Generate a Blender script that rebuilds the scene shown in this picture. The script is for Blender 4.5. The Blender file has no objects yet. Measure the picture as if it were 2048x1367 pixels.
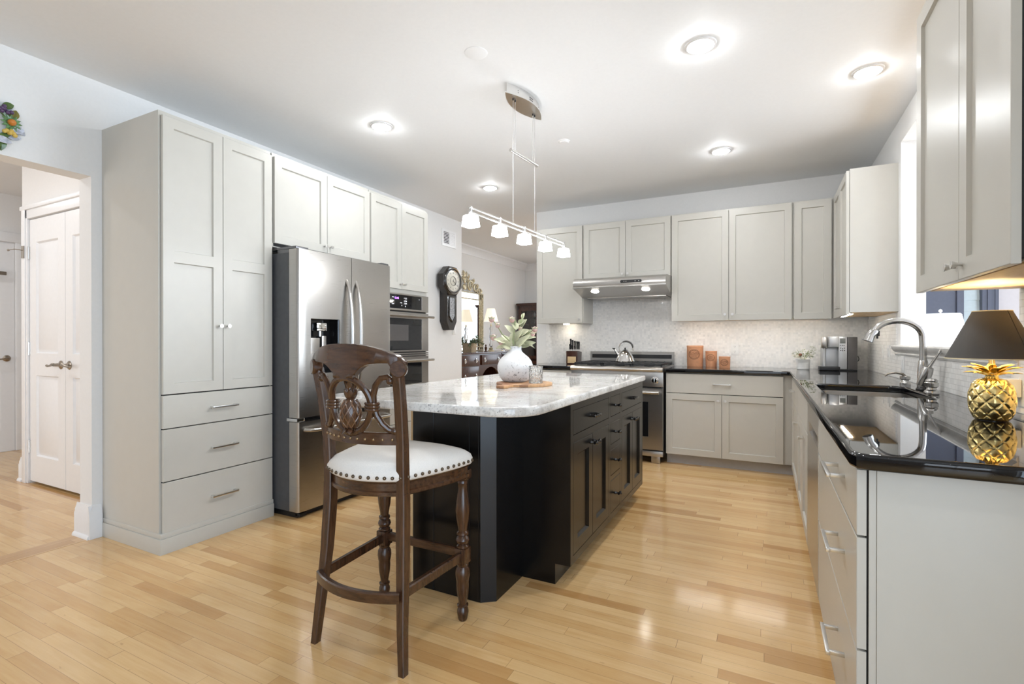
import bpy, bmesh, math, random
from mathutils import Vector, Matrix
R = math.radians
PI = math.pi
random.seed(7)
scene = bpy.context.scene
COL = scene.collection

# ------------------------------------------------------------------ camera, world, light, exposure
cam_d = bpy.data.cameras.new('camera')
cam = bpy.data.objects.new('camera', cam_d)
COL.objects.link(cam)
cam.location = (0, 0, 1.1786)
cam.rotation_euler = (R(90 - 0.156), 0, R(26.936))
cam_d.sensor_width = 36
cam_d.lens = 1000.29 / 2048 * 36
cam_d.clip_start = 0.05
scene.camera = cam
scene.view_settings.view_transform = 'Standard'
scene.view_settings.look = 'None'
scene.view_settings.gamma = 1
scene.view_settings.use_curve_mapping = False
scene.view_settings.exposure = 0.52

world = bpy.data.worlds.new('world')
scene.world = world
world.use_nodes = True
wb = world.node_tree.nodes['Background']
wb.inputs[0].default_value = (0.80, 0.88, 1.0, 1)
wb.inputs[1].default_value = 1.2


def area(name, loc, rot, sx, sy, power, col=(1, 1, 1), shape='RECTANGLE'):
    l = bpy.data.lights.new(name, 'AREA')
    l.shape = shape
    l.size = sx
    l.size_y = sy
    l.energy = power
    l.color = col
    o = bpy.data.objects.new(name, l)
    o.location = loc
    o.rotation_euler = rot
    COL.objects.link(o)
    return o


XR_ = 0.836
DAY = (0.80, 0.90, 1.0)
# patio, dining room and sunroom daylight; front and hall lamps are added, unseen fill
area('fill_front', (0.1, -8.03, 1.45), (R(90), 0, 0), 1.45, 2.0, 14, DAY)
area('daylight_patio', (XR_ + 0.04, -1.05, 1.12), (0, R(90), 0), 2.05, 2.8, 54, (0.60, 0.79, 1.0))
area('daylight_dining', (-2.6, 10.4, 1.6), (R(-90), 0, 0), 3.4, 2.8, 38, DAY)
area('daylight_sunroom', (3.35, 4.2, 1.5), (0, R(90), 0), 1.9, 3.0, 115, DAY)
area('fill_hall', (-5.2, -1.98, 1.4), (R(90), 0, 0), 1.4, 1.9, 30, (0.98, 0.98, 1.0))


# ------------------------------------------------------------------ materials
class NT:
    def __init__(s, name):
        s.m = bpy.data.materials.new(name)
        s.m.use_nodes = True
        s.t = s.m.node_tree
        s.b = s.t.nodes['Principled BSDF']

    def n(s, typ, props=None, **inp):
        nd = s.t.nodes.new(typ)
        for k, v in (props or {}).items():
            setattr(nd, k, v)
        for k, v in inp.items():
            key = int(k[1:]) if k[0] == 'i' and k[1:].isdigit() else k.replace('_', ' ')
            s.put(nd.inputs[key], v)
        return nd

    def put(s, sock, v):
        if isinstance(v, bpy.types.NodeSocket):
            s.t.links.new(v, sock)
        elif isinstance(v, bpy.types.Node):
            s.t.links.new(v.outputs[0], sock)
        else:
            if isinstance(v, (tuple, list)) and len(v) == 3 and sock.type == 'RGBA':
                v = (*v, 1)
            sock.default_value = v

    def math(s, op, a, b=0.0, c=0.0):
        return s.n('ShaderNodeMath', {'operation': op}, i0=a, i1=b, i2=c).outputs[0]

    def coord(s, kind='Object'):
        return s.n('ShaderNodeTexCoord').outputs[kind]

    def xyz(s, v):
        return s.n('ShaderNodeSeparateXYZ', i0=v).outputs

    def comb(s, x, y, z=0.0):
        return s.n('ShaderNodeCombineXYZ', i0=x, i1=y, i2=z).outputs[0]

    def scale(s, v, sc):
        return s.n('ShaderNodeMapping', Vector=v, Scale=sc).outputs[0]

    def noise(s, v, scale, detail=3.0, rough=0.5):
        return s.n('ShaderNodeTexNoise', Vector=v, Scale=scale, Detail=detail, Roughness=rough).outputs[0]

    def white(s, v, dim='2D'):
        return s.n('ShaderNodeTexWhiteNoise', {'noise_dimensions': dim}, **({'W': v} if dim == '1D' else {'Vector': v})).outputs

    def ramp(s, fac, *stops):
        nd = s.n('ShaderNodeValToRGB', i0=fac)
        e = nd.color_ramp.elements
        while len(e) < len(stops):
            e.new(0.5)
        for el, (p, c) in zip(e, stops):
            el.position = p
            el.color = (*c, 1) if len(c) == 3 else c
        return nd.outputs[0]

    def mix(s, fac, a, b, mode='MIX'):
        nd = s.n('ShaderNodeMix', {'data_type': 'RGBA', 'blend_type': mode})
        s.put(nd.inputs[0], fac)
        s.put(nd.inputs[6], a)
        s.put(nd.inputs[7], b)
        return nd.outputs[2]

    def bump(s, h, strength=0.2, dist=0.002):
        nd = s.n('ShaderNodeBump', Strength=strength, Distance=dist, Height=h)
        s.put(s.b.inputs['Normal'], nd.outputs[0])

    def set(s, **kw):
        for k, v in kw.items():
            s.put(s.b.inputs[k.replace('_', ' ')], v)
        return s.m


def g3(c):
    return (c, c, c)


def simple(name, col, rough=0.5, metal=0.0, var=0.06, nscale=30, spec=0.5, bump=0.0, **kw):
    t = NT(name)
    v = t.coord()
    nz = t.noise(v, nscale, 4)
    lo = tuple(c * (1 - var) for c in col)
    hi = tuple(min(1, c * (1 + var)) for c in col)
    c = t.ramp(nz, (0.3, lo), (0.7, hi))
    r = t.n('ShaderNodeMapRange', Value=nz, To_Min=max(0.0, rough * 0.88), To_Max=min(1, rough * 1.12)).outputs[0]
    if bump:
        t.bump(t.noise(v, nscale * 3, 3), bump, 0.003)
    return t.set(Base_Color=c, Roughness=r, Metallic=metal, Specular_IOR_Level=spec, **kw)


def glow(name, col, strength, base=(0.9, 0.9, 0.9)):
    t = NT(name)
    nz = t.noise(t.coord(), 20)
    return t.set(Base_Color=t.ramp(nz, (0, base), (1, tuple(c * 0.97 for c in base))), Emission_Color=col, Emission_Strength=strength, Roughness=0.4)


def planks(name, tones, width=0.057, along='x', rough=0.2):
    t = NT(name)
    o = t.xyz(t.coord())
    u, v = (o[0], o[1]) if along == 'x' else (o[1], o[0])
    vs = t.math('DIVIDE', v, width)
    row = t.math('FLOOR', vs)
    fy = t.math('FRACT', vs)
    rr = t.white(row, '1D')[0]
    ln = t.math('MULTIPLY_ADD', rr, 0.55, 0.5)
    us = t.math('ADD', t.math('DIVIDE', u, ln), t.math('MULTIPLY', rr, 17.3))
    idx = t.math('FLOOR', us)
    fx = t.math('FRACT', us)
    rnd = t.white(t.comb(idx, row))[0]
    c = t.ramp(rnd, *tones)
    gv = t.comb(t.math('MULTIPLY_ADD', u, 1.3, t.math('MULTIPLY', rnd, 40)), t.math('MULTIPLY', v, 26), rnd)
    gr = t.noise(gv, 3.0, 5, 0.6)
    c = t.mix(t.ramp(gr, (0.35, g3(0.0)), (0.75, g3(0.55))), c, t.mix(1.0, c, (0.86, 0.75, 0.60), 'MULTIPLY'))
    fl = t.noise(t.scale(t.comb(u, v, 0), (5, 14, 1)), 4, 2)
    c = t.mix(t.ramp(fl, (0.70, g3(0)), (0.78, g3(0.35))), c, (0.36, 0.2, 0.08))
    bl = t.noise(t.comb(t.math('MULTIPLY_ADD', u, 2.2, t.math('MULTIPLY', rnd, 60)), t.math('MULTIPLY', v, 9), 0), 1.6, 2)
    c = t.mix(t.ramp(bl, (0.5, g3(0)), (0.75, g3(0.45))), c, t.mix(1.0, c, (0.84, 0.72, 0.56), 'MULTIPLY'))
    e1 = t.math('LESS_THAN', fy, 0.018)
    e2 = t.math('LESS_THAN', fx, 0.0022)
    gap = t.math('MAXIMUM', e1, e2)
    c = t.mix(t.math('MULTIPLY', gap, 0.72), c, (0.20, 0.10, 0.04))
    t.bump(t.math('ADD', t.math('SUBTRACT', 1, gap), t.math('MULTIPLY', t.noise(t.coord(), 160, 2), 0.25)), 0.10, 0.001)
    r = t.n('ShaderNodeMapRange', Value=gr, To_Min=rough * 0.8, To_Max=rough * 1.3).outputs[0]
    return t.set(Base_Color=c, Roughness=r, Specular_IOR_Level=0.45, Coat_Weight=0.15, Coat_Roughness=0.12)


def tiles(name, w, h, axis, brick, lo, hi, grout):
    t = NT(name)
    o = t.xyz(t.coord())
    u, v = (o[0] if axis == 'x' else o[1]), o[2]
    vs = t.math('DIVIDE', v, h)
    row = t.math('FLOOR', vs)
    us = t.math('DIVIDE', u, w)
    if brick:
        us = t.math('ADD', us, t.math('MULTIPLY', t.math('MODULO', row, 2.0), 0.5))
    idx = t.math('FLOOR', us)
    rnd = t.white(t.comb(idx, row))
    c = t.ramp(rnd[0], (0.0, lo), (0.35, tuple((a * .35 + b * .65) for a, b in zip(lo, hi))), (1.0, hi))
    vein = t.noise(t.coord(), 40, 5, 0.65)
    c = t.mix(t.ramp(vein, (0.5, g3(0)), (0.75, g3(0.2))), c, g3(0.6))
    gw, gh = 0.0026 / w, 0.0026 / h
    fx, fy = t.math('FRACT', us), t.math('FRACT', vs)
    gap = t.math('MAXIMUM', t.math('LESS_THAN', fx, gw), t.math('LESS_THAN', fy, gh))
    c = t.mix(gap, c, grout)
    t.bump(t.math('ADD', t.math('SUBTRACT', 1, gap), t.math('MULTIPLY', rnd[0], 0.25)), 0.12, 0.001)
    r = t.math('ADD', t.math('MULTIPLY', t.white(t.comb(row, idx))[0], 0.2), 0.30 if brick else 0.16)
    return t.set(Base_Color=c, Roughness=r)


def steel(name, col=(0.47, 0.452, 0.43), rough=0.28, grain=(2, 2, 160), ani=0.0):
    t = NT(name)
    v = t.coord()
    nz = t.noise(t.scale(v, grain), 4, 3)
    c = t.ramp(nz, (0.3, tuple(x * 0.985 for x in col)), (0.7, tuple(min(1, x * 1.01) for x in col)))
    r = t.n('ShaderNodeMapRange', Value=nz, To_Min=rough * 0.94, To_Max=rough * 1.06).outputs[0]
    return t.set(Base_Color=c, Roughness=r, Metallic=1.0, Anisotropic=ani)


def wood(name, lo, hi, rough=0.35, scale=(4, 30, 4), spec=0.5, coat=0.0):
    t = NT(name)
    v = t.scale(t.coord(), scale)
    nz = t.noise(v, 3, 6, 0.6)
    c = t.ramp(nz, (0.3, lo), (0.7, hi))
    t.bump(nz, 0.06, 0.001)
    return t.set(Base_Color=c, Roughness=rough, Specular_IOR_Level=spec, Coat_Weight=coat, Coat_Roughness=0.15)


def glass(name, col=(1, 1, 1), rough=0.02, ior=1.45, alpha=None):
    t = NT(name)
    nz = t.noise(t.coord(), 12)
    r = t.n('ShaderNodeMapRange', Value=nz, To_Min=rough, To_Max=rough * 1.3 + 0.005).outputs[0]
    return t.set(Base_Color=col, Roughness=r, Transmission_Weight=1.0, IOR=ior)


M = {}
M['wall'] = simple('wall_paint', (0.80, 0.795, 0.785), 0.6, var=0.012, nscale=60, bump=0.02)
M['hallwall'] = simple('hall_wall_paint', (0.775, 0.76, 0.745), 0.6, var=0.012, nscale=60)
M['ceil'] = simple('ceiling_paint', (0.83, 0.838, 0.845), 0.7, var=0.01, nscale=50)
M['trim'] = simple('white_trim_enamel', (0.83, 0.83, 0.835), 0.32, var=0.012)
M['cab'] = simple('greige_cabinet_paint', (0.555, 0.537, 0.488), 0.32, var=0.012, nscale=14)
M['dark'] = simple('dark_gap_shade', (0.02, 0.02, 0.02), 0.8)  # near-black: shade in the door gaps and vent put into the colour
M['toe'] = simple('toe_kick_shaded_paint', (0.47, 0.46, 0.45), 0.5, var=0.03)  # cabinet paint greyed so the toe kick shadow sits in the colour
M['maple'] = wood('natural_maple_veneer', (0.66, 0.45, 0.22), (0.78, 0.57, 0.32), 0.45)
M['black'] = simple('island_black_paint', (0.0045, 0.0042, 0.0042), 0.24, var=0.1, nscale=20, spec=0.38)
M['floor'] = planks('maple_strip_floor', ((0.0, (0.55, 0.315, 0.125)), (0.14, (0.68, 0.43, 0.19)), (0.5, (0.74, 0.495, 0.24)), (1.0, (0.79, 0.545, 0.275))), rough=0.125)
M['floorB'] = planks('maple_border_board', ((0.0, (0.55, 0.33, 0.15)), (1.0, (0.68, 0.45, 0.235))), width=0.0705, along='y')
M['mosaic'] = tiles('marble_mosaic_tile', 0.021, 0.021, 'x', False, (0.74, 0.735, 0.72), (0.90, 0.885, 0.86), (0.82, 0.81, 0.79))
M['brick'] = tiles('marble_brick_tile', 0.052, 0.026, 'y', True, (0.77, 0.76, 0.735), (0.89, 0.88, 0.855), (0.64, 0.63, 0.61))
M['ledge'] = simple('marble_ledge', (0.78, 0.765, 0.735), 0.25, var=0.05, nscale=20)
M['steel'] = steel('brushed_steel')
M['steelH'] = steel('brushed_steel_horizontal', grain=(2, 160, 160))
M['steelD'] = steel('dark_steel', (0.20, 0.20, 0.21), 0.35)
M['chrome'] = steel('polished_chrome', (0.78, 0.78, 0.78), 0.08, (5, 5, 5))
M['nickel'] = steel('satin_nickel', (0.70, 0.69, 0.67), 0.30, (8, 8, 8))
M['faucet'] = steel('stainless_faucet', (0.50, 0.49, 0.475), 0.19, (8, 8, 8))
M['bronze'] = steel('antique_nickel', (0.36, 0.32, 0.27), 0.3, (9, 9, 9))
M['blackmetal'] = simple('oil_rubbed_black', (0.014, 0.013, 0.013), 0.2, 0.3, spec=0.7)
M['fridgeside'] = simple('charcoal_fridge_side', (0.075, 0.078, 0.085), 0.42, var=0.08, bump=0.02)
M['plastic'] = simple('black_plastic', (0.014, 0.014, 0.015), 0.35)
M['glassblack'] = simple('black_oven_glass', (0.008, 0.008, 0.009), 0.05, spec=0.7, var=0.02)
M['iron'] = simple('cast_iron', (0.018, 0.018, 0.019), 0.55, bump=0.1)
M['white'] = simple('white_plastic', (0.82, 0.82, 0.81), 0.3, var=0.01)
M['grayplastic'] = simple('gray_brown_plastic', (0.085, 0.078, 0.075), 0.4)
M['silverplastic'] = simple('silver_plastic', (0.55, 0.56, 0.57), 0.3, 0.6, var=0.03)
M['walnut'] = wood('dark_walnut_stain', (0.028, 0.0115, 0.0052), (0.088, 0.038, 0.0165), 0.24, (26, 26, 3), coat=0.25)
M['walnutH'] = wood('dark_walnut_stain_side_grain', (0.028, 0.0115, 0.0052), (0.088, 0.038, 0.0165), 0.24, (3, 22, 22), coat=0.25)
M['fabric'] = simple('cream_linen', (0.76, 0.73, 0.69), 0.9, var=0.04, nscale=240, bump=0.1, spec=0.2)
M['stud'] = simple('worn_brass_stud', (0.30, 0.21, 0.12), 0.3, 0.8)
M['walnutL'] = wood('light_walnut_stain', (0.085, 0.040, 0.019), (0.17, 0.085, 0.042), 0.26, (26, 26, 3), coat=0.25)  # lighter walnut tone for the pineapple lattice
M['nail'] = simple('aged_brass_nail', (0.13, 0.10, 0.07), 0.28, 0.9)
M['mahog'] = wood('dark_mahogany', (0.028, 0.009, 0.005), (0.085, 0.028, 0.014), 0.25, (18, 18, 3), coat=0.3)
M['ebony'] = wood('ebonised_clock_wood', (0.010, 0.008, 0.007), (0.028, 0.021, 0.017), 0.28, (18, 18, 3), coat=0.2)
M['gold'] = simple('antique_gold_leaf', (0.56, 0.49, 0.34), 0.36, 0.8, var=0.4, nscale=60, bump=0.2)
M['brass'] = simple('bright_gold', (0.90, 0.70, 0.30), 0.2, 1.0, var=0.06, nscale=25)
M['terra'] = simple('terracotta', (0.62, 0.30, 0.16), 0.75, var=0.1, nscale=30)
M['ink'] = simple('brown_stamp_ink', (0.11, 0.038, 0.016), 0.8)
M['leaf'] = simple('eucalyptus_leaf', (0.115, 0.16, 0.09), 0.55, var=0.4, nscale=25)
M['sage'] = simple('pale_sage_petal', (0.44, 0.44, 0.29), 0.6, var=0.18, nscale=28)
M['stem'] = simple('green_stem', (0.30, 0.34, 0.17), 0.6, var=0.2)
M['pink'] = simple('dusty_pink_bud', (0.52, 0.33, 0.29), 0.6, var=0.25, nscale=60)
M['flower'] = simple('white_blossom', (0.83, 0.80, 0.70), 0.6, var=0.06)
M['lit'] = glow('lit_lens', (0.955, 0.98, 1.0), 172)
M['shadeglow'] = glow('lit_frosted_glass', (0.97, 0.985, 1.0), 42)
M['lampglow'] = glow('lit_cream_lampshade', (1, 0.88, 0.66), 0.5, (0.85, 0.8, 0.7))
M['mirror'] = steel('mirror_silver', (0.88, 0.88, 0.87), 0.01, (1, 1, 1))
M['clear'] = glass('clear_glass')
M['purple'] = glow('violet_display', (0.35, 0.12, 1.0), 6, (0.1, 0.05, 0.3))
M['print'] = glow('backlit_white_keys', (0.9, 0.92, 1.0), 0.9)
M['navy'] = simple('navy_gray_paint', (0.085, 0.10, 0.15), 0.5, var=0.05)
M['siding'] = simple('pale_blue_siding', (0.62, 0.74, 0.80), 0.6, var=0.03)
M['lav'] = simple('pale_lavender_wall', (0.72, 0.70, 0.73), 0.6, var=0.02)
M['shadeW'] = glow('white_fabric_lampshade', (1, 0.98, 0.95), 0.25, (0.88, 0.88, 0.88))
M['shadeB'] = simple('charcoal_paper_lampshade', (0.058, 0.054, 0.05), 0.6, var=0.06, bump=0.03)
M['cream'] = simple('gilt_shade_lining', (0.80, 0.70, 0.45), 0.5, var=0.03)
M['glaze'] = simple('white_blue_glaze', (0.55, 0.58, 0.66), 0.12, var=0.3, nscale=50)


def white_granite():
    t = NT('white_granite')
    v = t.coord()
    w = t.noise(v, 2.2, 4, 0.6)
    vv = t.n('ShaderNodeVectorMath', {'operation': 'ADD'}, i0=t.scale(v, (1.0, 2.4, 1.4)), i1=t.n('ShaderNodeVectorMath', {'operation': 'SCALE'}, i0=t.comb(w, w, w), Scale=0.9).outputs[0]).outputs[0]
    a = t.noise(vv, 3.5, 6, 0.62)
    c = t.ramp(a, (0.32, (0.46, 0.43, 0.40)), (0.47, (0.68, 0.655, 0.62)), (0.6, (0.80, 0.79, 0.765)))
    fine = t.noise(v, 95, 4, 0.7)
    c = t.mix(t.ramp(fine, (0.50, g3(0)), (0.64, g3(0.65))), c, (0.38, 0.37, 0.36))
    sp = t.noise(v, 42, 5, 0.75)
    c = t.mix(t.ramp(sp, (0.61, g3(0)), (0.66, g3(0.9))), c, (0.05, 0.05, 0.05))
    return t.set(Base_Color=c, Roughness=0.04, IOR=1.55)


def black_granite():
    t = NT('black_granite')
    v = t.coord()
    sp = t.noise(v, 260, 2, 0.6)
    c = t.ramp(sp, (0.66, (0.003, 0.003, 0.004)), (0.78, (0.07, 0.07, 0.08)))
    return t.set(Base_Color=c, Roughness=0.02, IOR=1.55)


M['wgran'] = white_granite()
M['bgran'] = black_granite()


def speckle_vase():
    t = NT('speckled_white_ceramic')
    v = t.coord()
    a = t.noise(v, 75, 3, 0.7)
    b = t.noise(v, 9, 3)
    msk = t.math('MULTIPLY', t.ramp(a, (0.57, g3(0)), (0.64, g3(1))), t.ramp(b, (0.40, g3(0)), (0.6, g3(1))))
    c = t.mix(msk, (0.78, 0.775, 0.775), (0.26, 0.25, 0.25))
    t.bump(t.math('SUBTRACT', 1, msk), 0.5, 0.002)
    return t.set(Base_Color=c, Roughness=0.62)


M['vase'] = speckle_vase()


def board_wood():
    t = NT('striped_board_wood')
    o = t.xyz(t.coord())
    k = t.math('FLOOR', t.math('DIVIDE', o[0], 0.045))
    rn = t.white(k, '1D')[0]
    gr = t.noise(t.scale(t.coord(), (40, 4, 4)), 3, 4)
    c = t.ramp(rn, (0.0, (0.25, 0.105, 0.045)), (0.5, (0.50, 0.27, 0.12)), (1.0, (0.60, 0.36, 0.18)))
    c = t.mix(t.ramp(gr, (0.4, g3(0)), (0.7, g3(0.35))), c, (0.2, 0.09, 0.04))
    return t.set(Base_Color=c, Roughness=0.4)


M['board'] = board_wood()


# ------------------------------------------------------------------ mesh builders
class G:
    def __init__(s, m=None):
        s.bm = bmesh.new()
        s.m = m or Matrix()

    def v(s, p):
        return s.bm.verts.new(s.m @ Vector(p))

    def f(s, vs):
        try:
            return s.bm.faces.new(vs)
        except ValueError:
            return None

    def box(s, x0, x1, y0, y1, z0, z1, bev=0.0, seg=2):
        x0, x1 = min(x0, x1), max(x0, x1)
        y0, y1 = min(y0, y1), max(y0, y1)
        z0, z1 = min(z0, z1), max(z0, z1)
        vs = [s.v(p) for p in ((x0, y0, z0), (x1, y0, z0), (x1, y1, z0), (x0, y1, z0), (x0, y0, z1), (x1, y0, z1), (x1, y1, z1), (x0, y1, z1))]
        fs = [s.f([vs[i] for i in q]) for q in ((3, 2, 1, 0), (4, 5, 6, 7), (0, 1, 5, 4), (1, 2, 6, 5), (2, 3, 7, 6), (3, 0, 4, 7))]
        if bev:
            es = {e for f in fs for e in f.edges}
            bmesh.ops.bevel(s.bm, geom=list(es), offset=bev, segments=seg, affect='EDGES', profile=0.6)
        return s

    def loops(s, rings, closed=True, cap0=True, cap1=True):
        rv = [[s.v(p) for p in r] for r in rings]
        n = len(rv[0])
        for a, b in zip(rv, rv[1:]):
            for i in range(n if closed else n - 1):
                j = (i + 1) % n
                s.f((a[i], a[j], b[j], b[i]))
        if cap0:
            s.f(rv[0][::-1])
        if cap1:
            s.f(rv[-1])
        return s

    def lathe(s, prof, seg=24, c=(0, 0, 0), cap0=True, cap1=True, sx=1, sy=1):
        rings = []
        for r, z in prof:
            r = max(r, 1e-4)
            rings.append([(c[0] + sx * r * math.cos(2 * PI * i / seg), c[1] + sy * r * math.sin(2 * PI * i / seg), c[2] + z) for i in range(seg)])
        return s.loops(rings, True, cap0, cap1)

    def cyl(s, a, b, r, seg=12, r2=None):
        return s.tube([a, b], [r, r if r2 is None else r2], seg)

    def tube(s, pts, rad, seg=10, closed=False, sq=(1, 1)):
        P = [Vector(p) for p in pts]
        n = len(P)
        rr = rad if isinstance(rad, (list, tuple)) else [rad] * n
        rings = []
        up = None
        for i in range(n):
            if closed:
                t = P[(i + 1) % n] - P[i - 1]
            else:
                t = P[min(i + 1, n - 1)] - P[max(i - 1, 0)]
            t.normalize()
            if up is None:
                up = Vector((0, 0, 1)) if abs(t.z) < 0.9 else Vector((1, 0, 0))
            a = t.cross(up)
            if a.length < 1e-5:
                a = t.cross(Vector((0, 1, 0)))
            a.normalize()
            b = a.cross(t)
            up = b
            rings.append([P[i] + (a * math.cos(2 * PI * k / seg) * sq[0] + b * math.sin(2 * PI * k / seg) * sq[1]) * rr[i] for k in range(seg)])
        if closed:
            rings.append(rings[0])
            return s.loops(rings, True, False, False)
        return s.loops(rings)

    def sphere(s, c, r, u=14, w=9):
        r = r if isinstance(r, (tuple, list)) else (r, r, r)
        rings = []
        for j in range(w + 1):
            th = -PI / 2 + PI * j / w
            k = max(math.cos(th), 1e-3)
            rings.append([(c[0] + r[0] * k * math.cos(2 * PI * i / u), c[1] + r[1] * k * math.sin(2 * PI * i / u), c[2] + r[2] * math.sin(th)) for i in range(u)])
        return s.loops(rings)

    def prism(s, poly, z0, z1, axis='z', bev=0.0):
        def mp(a, b, h):
            return {'z': (a, b, h), 'y': (a, h, b), 'x': (h, a, b)}[axis]
        r0 = [mp(a, b, z0) for a, b in poly]
        r1 = [mp(a, b, z1) for a, b in poly]
        if bev:
            cx = sum(p[0] for p in poly) / len(poly)
            cy = sum(p[1] for p in poly) / len(poly)
            sh = []
            for a, b in poly:
                d = Vector((a - cx, b - cy))
                d = d.normalized() * bev if d.length else d
                sh.append((a - d.x, b - d.y))
            sg = 1 if z1 > z0 else -1
            return s.loops([[mp(a, b, z0) for a, b in sh], [mp(a, b, z0 + sg * bev) for a, b in poly], [mp(a, b, z1 - sg * bev) for a, b in poly], [mp(a, b, z1) for a, b in sh]])
        return s.loops([r0, r1])

    def beam(s, pts, w, d):
        ws = w if isinstance(w, (list, tuple)) else [w] * len(pts)
        ds = d if isinstance(d, (list, tuple)) else [d] * len(pts)
        rings = []
        for (x, y, z), a, b in zip(pts, ws, ds):
            e = 0.18
            q = [(-1 + e, -1), (1 - e, -1), (1, -1 + e), (1, 1 - e), (1 - e, 1), (-1 + e, 1), (-1, 1 - e), (-1, -1 + e)]
            rings.append([(x + i * a / 2, y + j * b / 2, z) for i, j in q])
        return s.loops(rings)

    def leaf(s, base, d, up, ln, wd, bend=0.3, th=0.0015, cup=0.2, nu=6, shape=1.0):
        base, d, up = Vector(base), Vector(d).normalized(), Vector(up)
        side = d.cross(up)
        if side.length < 1e-4:
            side = d.cross(Vector((0.3, 1, 0.1)))
        side.normalize()
        up = side.cross(d).normalized()
        top, bot = [], []
        for i in range(nu + 1):
            t = i / nu
            w = wd * (math.sin(PI * min(1, t ** shape * 0.94 + 0.05)) ** 0.8)
            c = base + d * (ln * t) - up * (bend * ln * t * t)
            row = []
            for k in (-1, 0, 1):
                row.append(c + side * (w * 0.5 * k) + up * (cup * w * abs(k)))
            top.append(row)
            bot.append([p - up * th for p in row])
        tv = [[s.v(p) for p in r] for r in top]
        bv = [[s.v(p) for p in r] for r in bot]
        for i in range(nu):
            for k in range(2):
                s.f((tv[i][k], tv[i + 1][k], tv[i + 1][k + 1], tv[i][k + 1]))
                s.f((bv[i][k], bv[i][k + 1], bv[i + 1][k + 1], bv[i + 1][k]))
            s.f((tv[i][0], bv[i][0], bv[i + 1][0], tv[i + 1][0]))
            s.f((tv[i][2], tv[i + 1][2], bv[i + 1][2], bv[i][2]))
        for i in (0, nu):
            for k in range(2):
                q = (tv[i][k], tv[i][k + 1], bv[i][k + 1], bv[i][k])
                s.f(q if i == 0 else q[::-1])
        return s

    # a cabinet front lying in the local xz plane: outer face y=0, back y=th; openings are sunk panels
    def front(s, x0, x1, z0, z1, th=0.02, openings=(), depth=0.0115, slope=0.004, raised=None, ease=0.0015):
        e = ease
        s.loops([[(x0, th, z0), (x1, th, z0), (x1, th, z1), (x0, th, z1)],
                 [(x0, e, z0), (x1, e, z0), (x1, e, z1), (x0, e, z1)],
                 [(x0 + e, 0, z0 + e), (x1 - e, 0, z0 + e), (x1 - e, 0, z1 - e), (x0 + e, 0, z1 - e)]], cap1=not openings)
        if not openings:
            return s
        ax0, ax1 = openings[0][0], openings[0][1]
        X0, X1, Z0, Z1 = x0 + e, x1 - e, z0 + e, z1 - e

        def quad(a, b, c, d):
            s.f([s.v((a, 0, c)), s.v((b, 0, c)), s.v((b, 0, d)), s.v((a, 0, d))])
        quad(X0, ax0, Z0, Z1)
        quad(ax1, X1, Z0, Z1)
        zs = [Z0] + [q for o in sorted(openings, key=lambda o: o[2]) for q in (o[2], o[3])] + [Z1]
        for i in range(0, len(zs), 2):
            quad(ax0, ax1, zs[i], zs[i + 1])
        for (a, b, c, d) in openings:
            def rg(k, y):
                return [(a + k, y, c + k), (b - k, y, c + k), (b - k, y, d - k), (a + k, y, d - k)]
            rings = [rg(0, 0), rg(slope, depth)]
            if raised:
                rings += [rg(raised, depth), rg(raised + 0.026, depth * 0.25)]
            s.loops(rings, cap0=False)
        return s


def obj(name, g, mat, parent=None, label=None, smooth=35):
    bmesh.ops.recalc_face_normals(g.bm, faces=g.bm.faces[:])
    me = bpy.data.meshes.new(name)
    g.bm.to_mesh(me)
    g.bm.free()
    return obj_me(name, me, mat, parent, label, smooth)


def obj_me(name, me, mat, parent=None, label=None, smooth=35):
    for p in me.polygons:
        p.use_smooth = True
    me.set_sharp_from_angle(angle=R(smooth))
    me.materials.clear()
    me.materials.append(M[mat] if isinstance(mat, str) else mat)
    o = bpy.data.objects.new(name, me)
    COL.objects.link(o)
    if parent is not None:
        o.parent = parent
    if label:
        o['label'] = label
    return o


def tag(o, label, cat, group=None, kind=None):
    o['label'] = label
    o['category'] = cat
    if group:
        o['group'] = group
    if kind:
        o['kind'] = kind
    return o


def thing(name, label, cat, loc=(0, 0, 0), rz=0.0, group=None):
    o = bpy.data.objects.new(name, None)
    o.empty_display_size = 0.05
    COL.objects.link(o)
    o.location = loc
    o.rotation_euler = (0, 0, rz)
    return tag(o, label, cat, group)


def struct(name, g, mat, parent=None, smooth=35):
    o = obj(name, g, mat, parent, None, smooth)
    if parent is None:
        o['kind'] = 'structure'
    return o


def copy_tree(o, parent=None):
    c = o.copy()
    COL.objects.link(c)
    if parent is not None:
        c.parent = parent
    for ch in list(o.children):
        copy_tree(ch, c)
    return c


def from_curve(splines, half, bev, bres=3, z=0.0):
    cu = bpy.data.curves.new('tmp', 'CURVE')
    cu.dimensions = '2D'
    cu.fill_mode = 'BOTH'
    cu.extrude = half - bev
    cu.bevel_depth = bev
    cu.bevel_resolution = bres
    cu.offset = -bev
    for pts in splines:
        sp = cu.splines.new('POLY')
        sp.points.add(len(pts) - 1)
        for q, p in zip(sp.points, pts):
            q.co = (p[0], p[1], 0, 1)
        sp.use_cyclic_u = True
    ob = bpy.data.objects.new('tmp', cu)
    COL.objects.link(ob)
    me = bpy.data.meshes.new_from_object(ob.evaluated_get(bpy.context.evaluated_depsgraph_get()))
    bpy.data.objects.remove(ob)
    bpy.data.curves.remove(cu)
    if z:
        for v in me.vertices:
            v.co.z += z
    return me


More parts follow.
